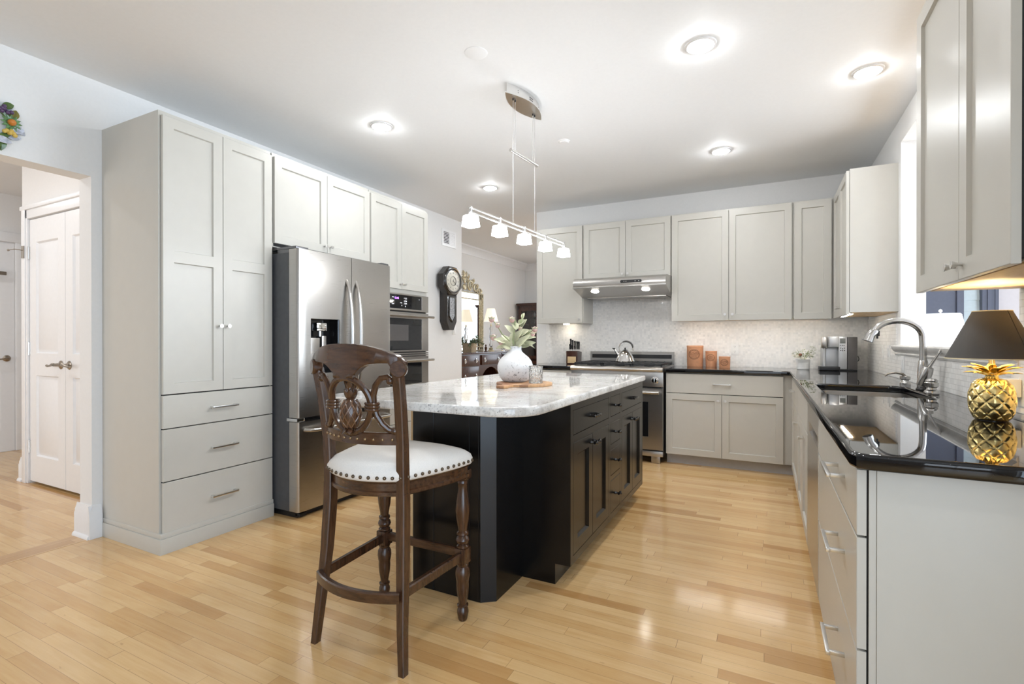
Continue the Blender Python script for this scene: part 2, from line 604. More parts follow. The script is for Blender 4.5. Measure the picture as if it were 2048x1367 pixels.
def text_mesh(body, size, ext=0.0006):
    cu = bpy.data.curves.new('tmp', 'FONT')
    cu.body = body
    cu.size = size
    cu.extrude = ext
    cu.align_x = 'CENTER'
    cu.align_y = 'CENTER'
    cu.resolution_u = 2
    ob = bpy.data.objects.new('tmp', cu)
    COL.objects.link(ob)
    me = bpy.data.meshes.new_from_object(ob.evaluated_get(bpy.context.evaluated_depsgraph_get()))
    bpy.data.objects.remove(ob)
    bpy.data.curves.remove(cu)
    return me


def rrect(x0, x1, y0, y1, r, n=6, corners=(1, 1, 1, 1)):
    rs = [r * c if c else 0 for c in corners]
    out = []
    for (cx, cy, a0, rr) in ((x0, y0, 180, rs[0]), (x1, y0, 270, rs[1]), (x1, y1, 0, rs[2]), (x0, y1, 90, rs[3])):
        sx = 1 if cx == x0 else -1
        sy = 1 if cy == y0 else -1
        if rr <= 0:
            out.append((cx, cy))
            continue
        for k in range(n + 1):
            a = R(a0 + 90 * k / n)
            out.append((cx + sx * rr + rr * math.cos(a), cy + sy * rr + rr * math.sin(a)))
    return out


def circle(r, n=32, cx=0, cy=0, ry=None):
    return [(cx + r * math.cos(2 * PI * i / n), cy + (ry or r) * math.sin(2 * PI * i / n)) for i in range(n)]


# ------------------------------------------------------------------ the setting
XW, XR, YB, ZC = -3.58, 0.836, 5.562, 2.734
g = G(); g.box(-7.4, 3.9, -8.3, 9.6, -0.06, 0.0)
struct('floor', g, 'floor')
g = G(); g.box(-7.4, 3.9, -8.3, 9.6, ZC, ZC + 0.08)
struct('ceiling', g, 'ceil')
g = G()
g.box(-3.72, XW, -8.0, 0.1, 0, ZC); g.box(-3.72, XW, 1.52, 5.58, 0, ZC); g.box(-3.72, XW, 0.1, 1.52, 2.155, ZC)
struct('wall_left', g, 'wall')
g = G(); g.box(-2.49, XR + 0.14, YB, YB + 0.14, 0, ZC)
struct('wall_back', g, 'wall')
g = G()
g.box(XR, XR + 0.14, 0.40, 2.48, 0, ZC); g.box(XR, XR + 0.14, -8.0, -2.5, 0, ZC); g.box(XR, XR + 0.14, -2.5, 0.40, 2.2, ZC); g.box(XR, XR + 0.14, 4.338, YB, 0, ZC)
g.box(XR, XR + 0.14, 2.48, 4.338, 0, 1.10); g.box(XR, XR + 0.14, 2.48, 4.338, 2.56, ZC)
struct('wall_right', g, 'wall')
g = G()
g.box(-3.72, -0.7, -8.14, -8.0, 0, ZC); g.box(0.85, 0.976, -8.14, -8.0, 0, ZC)
g.box(-0.7, 0.85, -8.14, -8.0, 0, 0.4); g.box(-0.7, 0.85, -8.14, -8.0, 2.5, ZC)
struct('wall_front', g, 'wall')
g = G()
for x in (-0.7, 0.045, 0.79):
    g.box(x, x + 0.06, -8.1, -8.04, 0.4, 2.5)
for z in (0.4, 1.42, 2.44):
    g.box(-0.7, 0.85, -8.09, -8.05, z, z + 0.06)
struct('window_added', g, 'trim')  # unseen window added behind the camera to let fill light in
g = G()
for y in (-2.5, -1.08, 0.34):
    g.box(XR + 0.05, XR + 0.10, y, y + 0.06, 0.0, 2.2)
for z in (0.0, 2.14):
    g.box(XR + 0.05, XR + 0.10, -2.5, 0.40, z, z + 0.06)
struct('door_4', g, 'trim')
# hall beyond the left opening
g = G()
g.box(-5.59, -5.44, 1.89, 2.03, 0, ZC); g.box(-4.23, -3.72, 1.89, 2.03, 0, ZC); g.box(-5.44, -4.23, 1.89, 2.03, 2.18, ZC)
g.box(-5.59, -5.45, 2.03, 3.6, 0, ZC); g.box(-5.45, -3.72, 2.6, 2.7, 0, ZC)
struct('wall_hall_back', g, 'hallwall')
g = G(); g.box(-7.34, -7.2, -2.0, 3.6, 0, ZC); g.box(-7.34, -5.45, 3.6, 3.74, 0, ZC)
struct('wall_hall_left', g, 'hallwall')
g = G(); g.box(-7.34, -3.72, -2.14, -2.0, 0, ZC)
struct('wall_hall_front', g, 'hallwall')
# dining room behind
g = G(); g.box(-4.54, -4.40, 5.44, 9.4, 0, ZC); g.box(-4.40, -3.72, 5.44, 5.58, 0, ZC)
struct('wall_dining_left', g, 'wall')
g = G()
g.box(-4.40, -3.25, 9.25, 9.4, 0, ZC); g.box(-1.95, 0.14, 9.25, 9.4, 0, ZC)
g.box(-3.25, -1.95, 9.25, 9.4, 0, 0.75); g.box(-3.25, -1.95, 9.25, 9.4, 2.33, ZC)
struct('wall_dining_back', g, 'wall')
g = G(); g.box(0.0, 0.14, YB + 0.14, 9.25, 0, ZC)
struct('wall_dining_right', g, 'wall')
g = G()
for x in (-3.33, -1.95):
    g.box(x, x + 0.08, 9.22, 9.26, 0.68, 2.40)
for z in (0.67, 2.33):
    g.box(-3.33, -1.87, 9.22, 9.26, z, z + 0.08)
struct('window_2', g, 'trim')


def crown(name, prof, a, b, axis, mat='trim', closed=True):
    g = G()
    g.prism(prof, a, b, axis)
    return struct(name, g, mat)


cp = [(0, 2.60), (0.012, 2.60), (0.02, 2.625), (0.05, 2.665), (0.075, 2.70), (0.095, 2.71), (0.095, ZC), (0, ZC)]
crown('trim_1', [(-z if False else 9.25 - d, z) for d, z in cp], -4.40, 0.0, 'x')
crown('trim_2', [(-4.40 + d, z) for d, z in cp], 5.58, 9.25, 'y')
# baseboards
bp = [(0, 0), (0.03, 0), (0.03, 0.008), (0.026, 0.018), (0.018, 0.024), (0.018, 0.135), (0.014, 0.148), (0.014, 0.158), (0.007, 0.178), (0.004, 0.195), (0, 0.195)]
bq = [(0, 0), (0.018, 0)] + bp[5:]
crown('baseboard_jamb', [(1.52 - d, z) for d, z in bp], -3.75, XW + 0.012, 'x')
crown('baseboard_left', [(XW + d, z) for d, z in bq], 1.500, 1.567, 'y')
crown('baseboard_hall', [(1.89 - d, z) for d, z in bp], -5.62, -5.545, 'x')
g = G(); g.box(-3.725, XW + 0.002, 0.1, 1.52, 0, 0.0012)
struct('trim_3', g, 'floorB')
# marble ledge of the pass-through and its painted reveal
lp = [(0, 1.075), (0.010, 1.075), (0.016, 1.088), (0.010, 1.096), (0.022, 1.106), (0.034, 1.122), (0.036, 1.138), (0.030, 1.147), (0.0, 1.15), (-0.15, 1.15), (-0.15, 1.10), (0, 1.10)]
crown('trim_4', [(XR - d, z) for d, z in lp], 2.482, 4.336, 'y', 'ledge')
crown('trim_5', [(XR - d, z) for d, z in lp[:9]], 4.337, 4.44, 'y', 'ledge')
# tiled splashbacks
g = G(); g.box(-2.36, XR - 0.001, YB - 0.008, YB, 0.9145, 1.371); g.box(-1.785, -0.85, YB - 0.008, YB, 1.371, 1.84)
struct('backsplash_back', g, 'mosaic')
g = G()
g.box(XR - 0.008, XR, 4.442, YB - 0.009, 0.9145, 1.371); g.box(XR - 0.008, XR, 2.48, 4.442, 0.9145, 1.074)
g.box(XR - 0.008, XR, 1.42, 2.48, 0.9145, 1.371)
struct('backsplash_right', g, 'brick')
# sunroom seen through the pass-through
g = G(); g.box(XR + 0.14, 3.6, 8.2, 8.34, 0, ZC); g.box(3.6, 3.74, 1.0, 8.34, 0, 0.6); g.box(3.6, 3.74, 1.0, 8.34, 2.5, ZC); g.box(XR + 0.14, 3.74, 0.9, 1.0, 0, ZC)
struct('wall_sunroom', g, 'lav')
g = G()
for k in range(13):
    z = 0.7 + k * 0.14
    g.loops([[(2.17, 8.10 - (0.012 if q else 0), z + 0.14 * (1 - q)) for q in (1, 0)] + [(2.17, 8.12, z + 0.14), (2.17, 8.12, z)],
             [(2.34, 8.10 - (0.012 if q else 0), z + 0.14 * (1 - q)) for q in (1, 0)] + [(2.34, 8.12, z + 0.14), (2.34, 8.12, z)]])
struct('trim_6', g, 'siding')
g = G()
g.front(1.5, 2.17, 0.3, 2.6, 0.05, [(1.57, 1.9, 0.4, 2.5), (1.96, 2.07, 0.4, 2.5)], 0.02)
for v in g.bm.verts:
    v.co.y += 8.02
g.box(2.10, 2.165, 7.99, 8.02, 0.3, 2.6)
struct('window_3', g, 'navy')
g = G(); g.box(2.34, 2.49, 8.0, 8.1, 0.0, 2.7); g.box(2.385, 2.42, 7.985, 8.0, 0.0, 2.7); g.box(2.455, 2.475, 7.99, 8.0, 0.0, 2.7)
struct('window_4', g, 'navy')


# ------------------------------------------------------------------ hall doors
def hall_door(name, loc, rz, W, H, z0, side, n_hinge=True, lever=True):
    d = bpy.data.objects.new(name, None)
    COL.objects.link(d)
    d['kind'] = 'structure'
    d.location = loc
    d.rotation_euler = (0, 0, rz)
    g = G()
    st = 0.115
    g.front(0.002, W - 0.002, z0, H, 0.036, [(st, W - st, 0.235, 0.895), (st, W - st, 1.075, H - 0.19)], 0.016, 0.010, raised=0.012)
    obj('door_leaf', g, 'trim', d)
    if n_hinge:
        for z in (0.305, 1.112, 1.905):
            g = G()
            x = 0.0 if side > 0 else W
            g.box(x - 0.014, x + 0.014, -0.003, 0.0, z - 0.05, z + 0.05)
            g.cyl((x, -0.007, z - 0.052), (x, -0.007, z + 0.052), 0.0065, 8)
            obj('hinge', g, 'nickel', d)
    if lever:
        x = W - 0.065 if side > 0 else 0.065
        s = -side
        g = G(Matrix.Translation((x, 0, 0.99)) @ Matrix.Rotation(R(90), 4, 'X'))
        g.lathe([(0.0, 0), (0.033, 0), (0.034, 0.004), (0.026, 0.010), (0.014, 0.014), (0.011, 0.05), (0.0, 0.052)], 18)
        g.m = Matrix()
        g.tube([(x, -0.047, 0.992), (x + s * 0.02, -0.050, 0.994), (x + s * 0.05, -0.047, 0.985), (x + s * 0.08, -0.046, 0.982), (x + s * 0.105, -0.047, 0.978), (x + s * 0.118, -0.047, 0.984)], [0.012, 0.011, 0.008, 0.0075, 0.0075, 0.009], 10)
        obj('lever_handle', g, 'bronze', d)
    return d


hall_door('door_1', (-5.44, 1.885, 0), 0, 0.604, 2.175, 0.022, 1)
hall_door('door_2', (-4.834, 1.885, 0), 0, 0.604, 2.175, 0.022, -1)
d3 = hall_door('door_3', (-7.196, 1.47, 0), R(90), 0.9, 2.22, 0.004, 1)
g = G()
for x0, x1 in ((-5.545, -5.442), (-4.228, -4.125)):
    g.box(x0, x1, 1.868, 1.89, 0, 2.283, 0.006); g.box(x0 + 0.02, x1 - 0.02, 1.860, 1.868, 0, 2.26, 0.003)
g.box(-5.545, -4.125, 1.868, 1.89, 2.183, 2.26, 0.006); g.box(-5.545, -4.125, 1.855, 1.89, 2.255, 2.29, 0.008)
struct('trim_7', g, 'trim')
g = G(); g.box(-7.2, -7.178, 1.36, 1.465, 0, 2.33, 0.006); g.box(-7.2, -7.178, 2.375, 2.48, 0, 2.33, 0.006); g.box(-7.2, -7.17, 1.36, 2.48, 2.227, 2.33, 0.008)
struct('trim_8', g, 'trim')
# door guard bar on the casing and the rail on the far door
g = G()
g.cyl((-5.475, 1.857, 1.925), (-5.475, 1.80, 1.925), 0.004, 8); g.cyl((-5.475, 1.80, 1.925), (-5.54, 1.79, 1.922), 0.004, 8); g.sphere((-5.55, 1.79, 1.922), 0.009)
g.box(-5.50, -5.46, 1.852, 1.858, 1.86, 1.96)
o = obj('door_guard', g, 'bronze')
tag(o, 'small metal swing bar guard on the hall door casing above the top hinge', 'door guard')
g = G(); g.box(-7.16, -7.14, 1.7, 2.29, 1.868, 1.905, 0.004)
g.box(-7.196, -7.16, 1.78, 1.82, 1.875, 1.898); g.box(-7.196, -7.16, 2.16, 2.2, 1.875, 1.898)
tag(obj('hook_rail', g, 'bronze'), 'brown horizontal bar mounted on the far hall door above its lever', 'rail')


# ------------------------------------------------------------------ cabinets
def knob_g(x, z, r=0.0125, ln=0.026):
    g = G(Matrix.Translation((x, 0, z)) @ Matrix.Rotation(R(90), 4, 'X'))
    g.lathe([(0.0, 0), (0.006, 0), (0.0055, ln * 0.35), (r, ln), (r * 0.97, ln + 0.0015), (0.0, ln + 0.002)], 16)
    return g


def pull_g(x, z, L=0.16, out=0.03, t=0.0055):
    g = G()
    for s in (-1, 1):
        g.box(x + s * L / 2 - t * s * 2 - t, x + s * L / 2 - t * s * 2 + t, -out + 0.002, 0.001, z - t, z + t, 0.001)
    g.box(x - L / 2, x + L / 2, -out - t, -out + t, z - t, z + t, 0.0018)
    return g


def shaker(c, x0, x1, z0, z1, kx=None, kz=None, mid=(), st=0.058, mat='cab', y=0.0):
    ops = []
    zs = [z0 + st] + [q for m in mid for q in m] + [z1 - st]
    for i in range(0, len(zs), 2):
        ops.append((x0 + st, x1 - st, zs[i], zs[i + 1]))
    g = G()
    g.front(x0, x1, z0, z1, 0.02, ops)
    d = obj('door', g, mat, c)
    if kx is not None:
        obj('knob', knob_g(kx, kz), 'nickel', d)
    return d


def drawer(c, x0, x1, z0, z1, pulls=(), L=0.16, mat='cab', out=0.03):
    g = G()
    g.front(x0, x1, z0, z1, 0.02)
    d = obj('drawer', g, mat, c)
    for px, pz in pulls:
        obj('bar_pull', pull_g(px, pz, L, out), 'nickel', d)
    return d


def carcass(c, W, D, z0, z1, toe=0.0, under=None, x0=0.0, ra=0.012, rb=0.012, gap=0.0225):
    g = G()
    g.box(x0, W, gap, D, z0 + toe, z1)
    obj('body', g, 'cab', c)
    g = G()
    g.box(x0 + ra, W - rb, 0.0205, gap, z0 + toe + 0.006, min(z1 - 0.006, 2.423))
    obj('reveal', g, 'dark', c)
    if toe:
        g = G()
        g.box(x0 + 0.001, W - 0.001, 0.075, D - 0.01, 0.0, toe)
        obj('toe_kick', g, 'toe', c)
    if under:
        g = G()
        g.box(x0 + 0.018, W - 0.018, 0.04, D - 0.004, z0 - 0.004, z0)
        obj('underside', g, under, c)


# left run, facing +X
t = thing('tall_pantry_cabinet', 'tall pale greige pantry cabinet with two long doors above three drawers, left of the refrigerator', 'cabinet', (-2.962, 1.574, 0), R(90))
carcass(t, 0.699, 0.617, 0.09, 2.45)
for a, b, kx in ((0.012, 0.3535, 0.330), (0.3565, 0.696, 0.380)):
    shaker(t, a, b, 0.880, 2.424, kx, 1.268, [(1.618, 1.682)])
for a, b in ((0.690, 0.873), (0.397, 0.684), (0.105, 0.391)):
    drawer(t, 0.012, 0.696, a, b, [(0.352, a + (b - a) * (0.5 if b - a < 0.25 else 0.5))], 0.165)
g = G()
g.box(-0.010, 0.70, -0.010, 0.606, 0, 0.085, 0.002); g.box(-0.005, 0.70, -0.005, 0.606, 0.085, 0.112, 0.004)
obj('plinth', g, 'cab', t)

t = thing('refrigerator_cabinet', 'shallow greige wall cabinet with two square doors above the refrigerator', 'cabinet', (-2.962, 2.283, 0), R(90))
carcass(t, 0.921, 0.61, 1.815, 2.45)
shaker(t, 0.006, 0.459, 1.84, 2.424, 0.432, 1.888)
shaker(t, 0.462, 0.915, 1.84, 2.424, 0.49, 1.888)

t = thing('oven_cabinet', 'full height greige oven cabinet with two narrow upper doors, right of the refrigerator', 'cabinet', (-2.962, 3.211, 0), R(90))
g = G()
g.box(0, 0.802, 0.0225, 0.61, 1.612, 2.45); g.box(0, 0.802, 0.0225, 0.61, 0.1, 0.755)
g.box(0, 0.02, 0.0225, 0.61, 0.755, 1.612); g.box(0.782, 0.802, 0.0225, 0.61, 0.755, 1.612)
obj('body', g, 'cab', t)
g = G(); g.box(0, 0.80, 0.075, 0.60, 0, 0.1)
obj('toe_kick', g, 'toe', t)
shaker(t, 0.006, 0.3995, 1.648, 2.424, 0.374, 1.69)
shaker(t, 0.4025, 0.796, 1.648, 2.424, 0.428, 1.69)
drawer(t, 0.006, 0.796, 0.43, 0.745, [(0.40, 0.62)])
drawer(t, 0.006, 0.796, 0.108, 0.424, [(0.40, 0.30)])

# back run, uppers
BU = 5.2
t = thing('wall_cabinet', 'greige wall cabinet with one tall door left of the range hood', 'cabinet', (-2.323, BU, 0))
carcass(t, 0.545, 0.36, 1.372, 2.44, rb=0.014)
shaker(t, 0.003, 0.535, 1.372, 2.428, 0.505, 1.412)
t = thing('wall_cabinet', 'short two door greige wall cabinet directly above the range hood', 'cabinet', (-1.776, BU, 0))
carcass(t, 0.924, 0.36, 1.832, 2.44)
shaker(t, 0.006, 0.4615, 1.836, 2.428, 0.435, 1.876)
shaker(t, 0.4645, 0.918, 1.836, 2.428, 0.49, 1.876)
t = thing('wall_cabinet', 'wide two door greige wall cabinet above the terracotta canisters', 'cabinet', (-0.85, BU, 0))
carcass(t, 1.066, 0.36, 1.386, 2.44, under='maple')
shaker(t, 0.004, 0.5285, 1.372, 2.428, 0.497, 1.43)
shaker(t, 0.5315, 1.057, 1.372, 2.428, 0.562, 1.43)
t = thing('wall_cabinet', 'narrow single door greige wall cabinet in the right hand back corner', 'cabinet', (0.218, BU, 0))
carcass(t, 0.317, 0.36, 1.386, 2.44, under='maple', rb=0.026)
shaker(t, 0.008, 0.296, 1.372, 2.428)
# right wall uppers, facing -X
t = thing('wall_cabinet', 'greige wall cabinet with a plain pale side panel, beyond the pass-through above the coffee maker', 'cabinet', (0.525, 5.19, 0), R(-90))
carcass(t, 0.784, 0.311, 1.386, 2.44, under='maple')
shaker(t, 0.002, 0.394, 1.372, 2.428, 0.362, 1.44)
shaker(t, 0.397, 0.782, 1.372, 2.428, 0.43, 1.44)
t = thing('wall_cabinet', 'large greige wall cabinet hanging above the gold pineapple lamp, cut off by the photo edge', 'cabinet', (0.525, 2.473, 0), R(-90))
carcass(t, 0.862, 0.311, 1.372, 2.45, under='maple', gap=0.030)
shaker(t, 0.002, 0.486, 1.364, 2.436, 0.455, 1.408, st=0.062)
shaker(t, 0.489, 0.852, 1.364, 2.436, 0.519, 1.408, st=0.062)

# back base units
t = thing('base_cabinet', 'greige base cabinet with one wide drawer over two doors, right of the range', 'cabinet', (-0.86, 4.95, 0))
carcass(t, 1.074, 0.61, 0.0, 0.8755, 0.095, rb=0.083)
drawer(t, 0.003, 0.995, 0.684, 0.866, [(0.50, 0.775)], 0.155)
shaker(t, 0.003, 0.4965, 0.098, 0.678, 0.468, 0.626)
shaker(t, 0.4995, 0.995, 0.098, 0.678, 0.528, 0.626)
t = thing('base_cabinet', 'greige base cabinet left of the range, mostly hidden behind the black island', 'cabinet', (-2.36, 4.95, 0))
carcass(t, 0.556, 0.61, 0.0, 0.8755, 0.095)
drawer(t, 0.003, 0.553, 0.684, 0.866, [(0.278, 0.775)])
shaker(t, 0.003, 0.553, 0.098, 0.678, 0.52, 0.626)
# right run base units, facing -X
XB = 0.195
t = thing('base_cabinet', 'greige drawer and door base cabinet in the far corner of the right run', 'cabinet', (XB, 4.945, 0), R(-90))
carcass(t, 0.962, 0.63, 0.0, 0.8755, 0.095, ra=0.094)
drawer(t, 0.088, 0.96, 0.684, 0.866, [(0.52, 0.79)], 0.15)
shaker(t, 0.088, 0.96, 0.098, 0.678, 0.925, 0.60)
t = thing('base_cabinet', 'greige two door sink base cabinet just beyond the stainless dishwasher', 'cabinet', (XB, 3.98, 0), R(-90))
g = G()
g.box(0, 0.92, 0.0225, 0.63, 0.095, 0.66); g.box(0, 0.92, 0.0225, 0.045, 0.66, 0.8755); g.box(0, 0.02, 0.045, 0.63, 0.66, 0.8755); g.box(0.9, 0.92, 0.045, 0.63, 0.66, 0.8755)
obj('body', g, 'cab', t)
g = G(); g.box(0, 0.92, 0.075, 0.62, 0, 0.095)
obj('toe_kick', g, 'toe', t)
drawer(t, 0.003, 0.917, 0.684, 0.866)
shaker(t, 0.003, 0.4585, 0.098, 0.678)
shaker(t, 0.4615, 0.917, 0.098, 0.678, 0.56, 0.60)
t = thing('drawer_base_cabinet', 'end cabinet with three drawers and a plain side panel under the near counter end', 'cabinet', (XB, 2.427, 0), R(-90))
g = G(); g.box(0.0, 0.976, 0.0245, 0.0385, 0.0, 0.8755); g.box(0.0, 0.9745, 0.0385, 0.632, 0.0, 0.8755)
obj('body', g, 'cab', t)
g = G(); g.box(0.012, 0.970, 0.0205, 0.0245, 0.11, 0.868)
obj('reveal', g, 'dark', t)
g = G(); g.box(0.9755, 0.9775, 0.0402, 0.632, 0.0, 0.8755)
obj('side_panel', g, 'cab', t)
for a, b, z in ((0.7105, 0.868, 0.803), (0.437, 0.7045, 0.593), (0.108, 0.431, 0.305)):
    drawer(t, 0.003, 0.9745, a, b, [(0.70, z)], 0.165, out=0.04)

# ------------------------------------------------------------------ counters
inner = rrect(0.272, 0.706, 2.90, 3.62, 0.07)
L = [(0.179, 1.41 + 0.03)]
outer = [(-0.865, 4.925), (0.160, 4.925), (0.179, 4.905), (0.179, 1.445), (0.190, 1.418), (0.215, 1.408), (0.827, 1.408), (0.827, 5.553), (-0.865, 5.553)]
me = from_curve([outer, inner], 0.019, 0.0095, 3, 0.895)
tag(obj_me('countertop', me, 'bgran'), 'L shaped polished black granite counter along back and right walls with sink cutout', 'countertop')
me = from_curve([[(-2.372, 4.925), (-1.80, 4.925), (-1.80, 5.553), (-2.372, 5.553)]], 0.019, 0.0095, 3, 0.895)
tag(obj_me('countertop', me, 'bgran'), 'short black granite counter piece left of the range under the knife block', 'countertop')

# ------------------------------------------------------------------ sink, faucet, dispensers
t = thing('sink', 'stainless undermount sink basin set in the black granite counter', 'sink', (0, 0, 0))
g = G()
def rr3(k, z):
    return [(x, y, z) for x, y in rrect(0.268 + k, 0.710 - k, 2.896 + k, 3.624 - k, 0.07)]
g.loops([rr3(-0.02, 0.874), rr3(0, 0.874), rr3(0.004, 0.72), rr3(0.03, 0.69), rr3(0.16, 0.684)], cap0=False)
g.loops([rr3(-0.02, 0.872), rr3(-0.003, 0.872), rr3(0.0, 0.715), rr3(0.028, 0.684), rr3(0.16, 0.678)], cap0=False)
obj('basin', g, 'steelH', t)
g = G(); g.lathe([(0.042, 0), (0.045, 0.003), (0.03, 0.004), (0.0, 0.001)], 20, (0.49, 3.3, 0.6845))
obj('drain', g, 'chrome', t)

t = thing('faucet', 'tall stainless pull-down gooseneck faucet arching over the sink', 'faucet', (0.746, 3.37, 0.914))
g = G(); g.lathe([(0.031, 0), (0.032, 0.006), (0.027, 0.012), (0.026, 0.02)], 24)
obj('base', g, 'blackmetal', t)
g = G()
g.lathe([(0.026, 0.018), (0.0255, 0.06), (0.024, 0.12), (0.021, 0.15), (0.0185, 0.16)], 24)
obj('body', g, 'faucet', t)
arc = [(0, 0, 0.155), (0, 0, 0.24), (-0.002, 0, 0.285)]
for k in range(1, 13):
    a = R(180 * k / 14)
    arc.append((-0.112 + 0.110 * math.cos(a), -0.002 * k * 0.3, 0.285 + 0.088 * math.sin(a)))
g = G(); g.tube(arc, 0.0165, 14)
obj('spout', g, 'faucet', t)
p = Vector(arc[-1]); q = Vector((-0.245, -0.01, 0.262))
g = G(); g.tube([p, p + (q - p) * 0.08, p + (q - p) * 0.5 + Vector((-0.004, 0, 0.004)), q], [0.0175, 0.0205, 0.023, 0.0265], 16)
hd = obj('spray_head', g, 'faucet', t)
g = G(); g.box(-0.205, -0.197, -0.014, 0.004, 0.275, 0.305, 0.003); g.box(-0.20, -0.19, -0.01, 0.0, 0.29, 0.318, 0.002)
obj('spray_button', g, 'plastic', hd)
g = G(Matrix.Translation((0.004, -0.02, 0.075)) @ Matrix.Rotation(R(14), 4, 'Y') @ Matrix.Rotation(R(13), 4, 'X'))
g.lathe([(0.024, -0.05), (0.0265, -0.02), (0.0265, 0.03), (0.022, 0.052), (0.0, 0.056)], 20)
g.tube([(0.0, 0, 0.03), (0.004, -0.006, 0.07), (0.012, -0.014, 0.12), (0.02, -0.02, 0.165)], [0.013, 0.010, 0.0075, 0.0095], 12, sq=(1.3, 0.7))
obj('lever_handle', g, 'faucet', t)

t = thing('soap_dispenser', 'small stainless soap pump with a curved spout behind the sink', 'soap dispenser', (0.735, 3.70, 0.914))
g = G(); g.lathe([(0.027, 0), (0.027, 0.014), (0.02, 0.022), (0.018, 0.03), (0.026, 0.036), (0.026, 0.052), (0.012, 0.057), (0.0, 0.058)], 20)
obj('base', g, 'faucet', t)
g = G(); g.tube([(0, 0, 0.052), (-0.012, 0, 0.066), (-0.045, -0.002, 0.074), (-0.082, -0.004, 0.066), (-0.10, -0.005, 0.052)], [0.009, 0.008, 0.006, 0.005, 0.0045], 10)
obj('spout', g, 'bronze', t)
t = thing('air_gap_cap', 'squat ribbed stainless air gap cap in front of the faucet', 'air gap', (0.724, 3.12, 0.914))
g = G(); g.lathe([(0.030, 0), (0.032, 0.008), (0.029, 0.018), (0.021, 0.024), (0.019, 0.034), (0.027, 0.040), (0.028, 0.058), (0.024, 0.062), (0.026, 0.068), (0.018, 0.078), (0.0, 0.08)], 22)
obj('body', g, 'faucet', t)

# ------------------------------------------------------------------ dishwasher
t = thing('dishwasher', 'stainless dishwasher with a recessed pocket handle in the right counter run', 'dishwasher', (XB, 3.056, 0), R(-90))
g = G()
g.front(0.004, 0.624, 0.10, 0.868, 0.03, [(0.12, 0.575, 0.722, 0.772)], 0.022, 0.004)
obj('door', g, 'steelH', t, smooth=20)
g = G(); g.box(0.012, 0.616, 0.031, 0.60, 0.10, 0.66); g.box(0.012, 0.616, 0.031, 0.068, 0.66, 0.868)
obj('body', g, 'plastic', t)
g = G(); g.box(0.006, 0.622, 0.07, 0.58, 0.0, 0.095)
obj('toe_kick', g, 'toe', t)
g = G(); g.box(0.624, 0.6265, -0.002, 0.03, 0.10, 0.868)
obj('edge_trim', g, 'chrome', t)

# ------------------------------------------------------------------ refrigerator (local x -> +Y, front y=0 at X=-2.72)
t = thing('refrigerator', 'stainless French door refrigerator with curved handles and water dispenser', 'refrigerator', (-2.72, 2.285, 0), R(90))
g = G(); g.box(0.004, 0.904, 0.108, 0.83, 0.045, 1.765, 0.004)
obj('body', g, 'fridgeside', t)
g = G(); g.box(0.03, 0.88, 0.06, 0.80, 0.0, 0.045)
for x in (0.03, 0.82):
    g.box(x, x + 0.06, 0.035, 0.08, 0.006, 0.03, 0.006)
obj('base_grille', g, 'plastic', t)
g = G(); g.box(0.01, 0.895, 0.09, 0.112, 0.05, 1.77)
obj('gasket', g, 'plastic', t)


def bow_door(x0, x1, z0, z1, rl, rr, hole=None):
    n = 14
    prof = []
    for i in range(n + 1):
        u = i / n
        x = x0 + (x1 - x0) * u
        gx = (x - 0.454) / 0.454
        y = 0.010 * gx * gx
        prof.append([x, y])
    # rounded outer edges
    if rl:
        prof = [[x0, 0.034], [x0 + 0.003, 0.022]] + [[x0 + 0.010, 0.0135]] + [p for p in prof if p[0] > x0 + 0.02]
    if rr:
        prof = [p for p in prof if p[0] < x1 - 0.02] + [[x1 - 0.010, 0.0135], [x1 - 0.003, 0.022], [x1, 0.034]]
    g = G()
    if hole is None:
        poly = [tuple(p) for p in prof] + [(x1, 0.098), (x0, 0.098)]
        g.prism(poly, z0, z1)
        return g
    hx0, hx1, hz0, hz1 = hole
    left = [p for p in prof if p[0] < hx0] + [[hx0, 0.010 * ((hx0 - .454) / .454) ** 2]]
    right = [[hx1, 0.010 * ((hx1 - .454) / .454) ** 2]] + [p for p in prof if p[0] > hx1]
    mid = [left[-1]] + [p for p in prof if hx0 < p[0] < hx1] + [right[0]]
    g.prism([tuple(p) for p in left] + [(hx0, 0.098), (x0, 0.098)], z0, z1)
    g.prism([tuple(p) for p in right] + [(x1, 0.098), (hx1, 0.098)], z0, z1)
    g.prism([tuple(p) for p in mid] + [(hx1, 0.098), (hx0, 0.098)], z0, hz0)
    g.prism([tuple(p) for p in mid] + [(hx1, 0.098), (hx0, 0.098)], hz1, z1)
    return g


DH = (0.098, 0.345, 0.955, 1.328)
d = obj('door', bow_door(0.0, 0.4605, 0.668, 1.785, 1, 0, DH), 'steel', t)
g = G()
x0, x1, z0, z1 = DH
g.loops([[(x0, 0.008, z0), (x1, 0.008, z0), (x1, 0.008, z1), (x0, 0.008, z1)], [(x0 + .004, 0.012, z0 + .004), (x1 - .004, 0.012, z0 + .004), (x1 - .004, 0.012, z1 - .004), (x0 + .004, 0.012, z1 - .004)],
         [(x0 + .012, 0.085, z0 + .02), (x1 - .012, 0.085, z0 + .02), (x1 - .012, 0.085, z1 - .01), (x0 + .012, 0.085, z1 - .01)]], cap0=False)
dp = obj('dispenser_recess', g, 'glassblack', d)
g = G(); g.box(x0 + 0.065, x0 + 0.155, 0.02, 0.08, z1 - 0.085, z1 - 0.025, 0.012); g.cyl((x0 + 0.11, 0.045, z1 - 0.12), (x0 + 0.11, 0.045, z1 - 0.08), 0.012)
obj('dispenser_nozzle', g, 'chrome', dp)
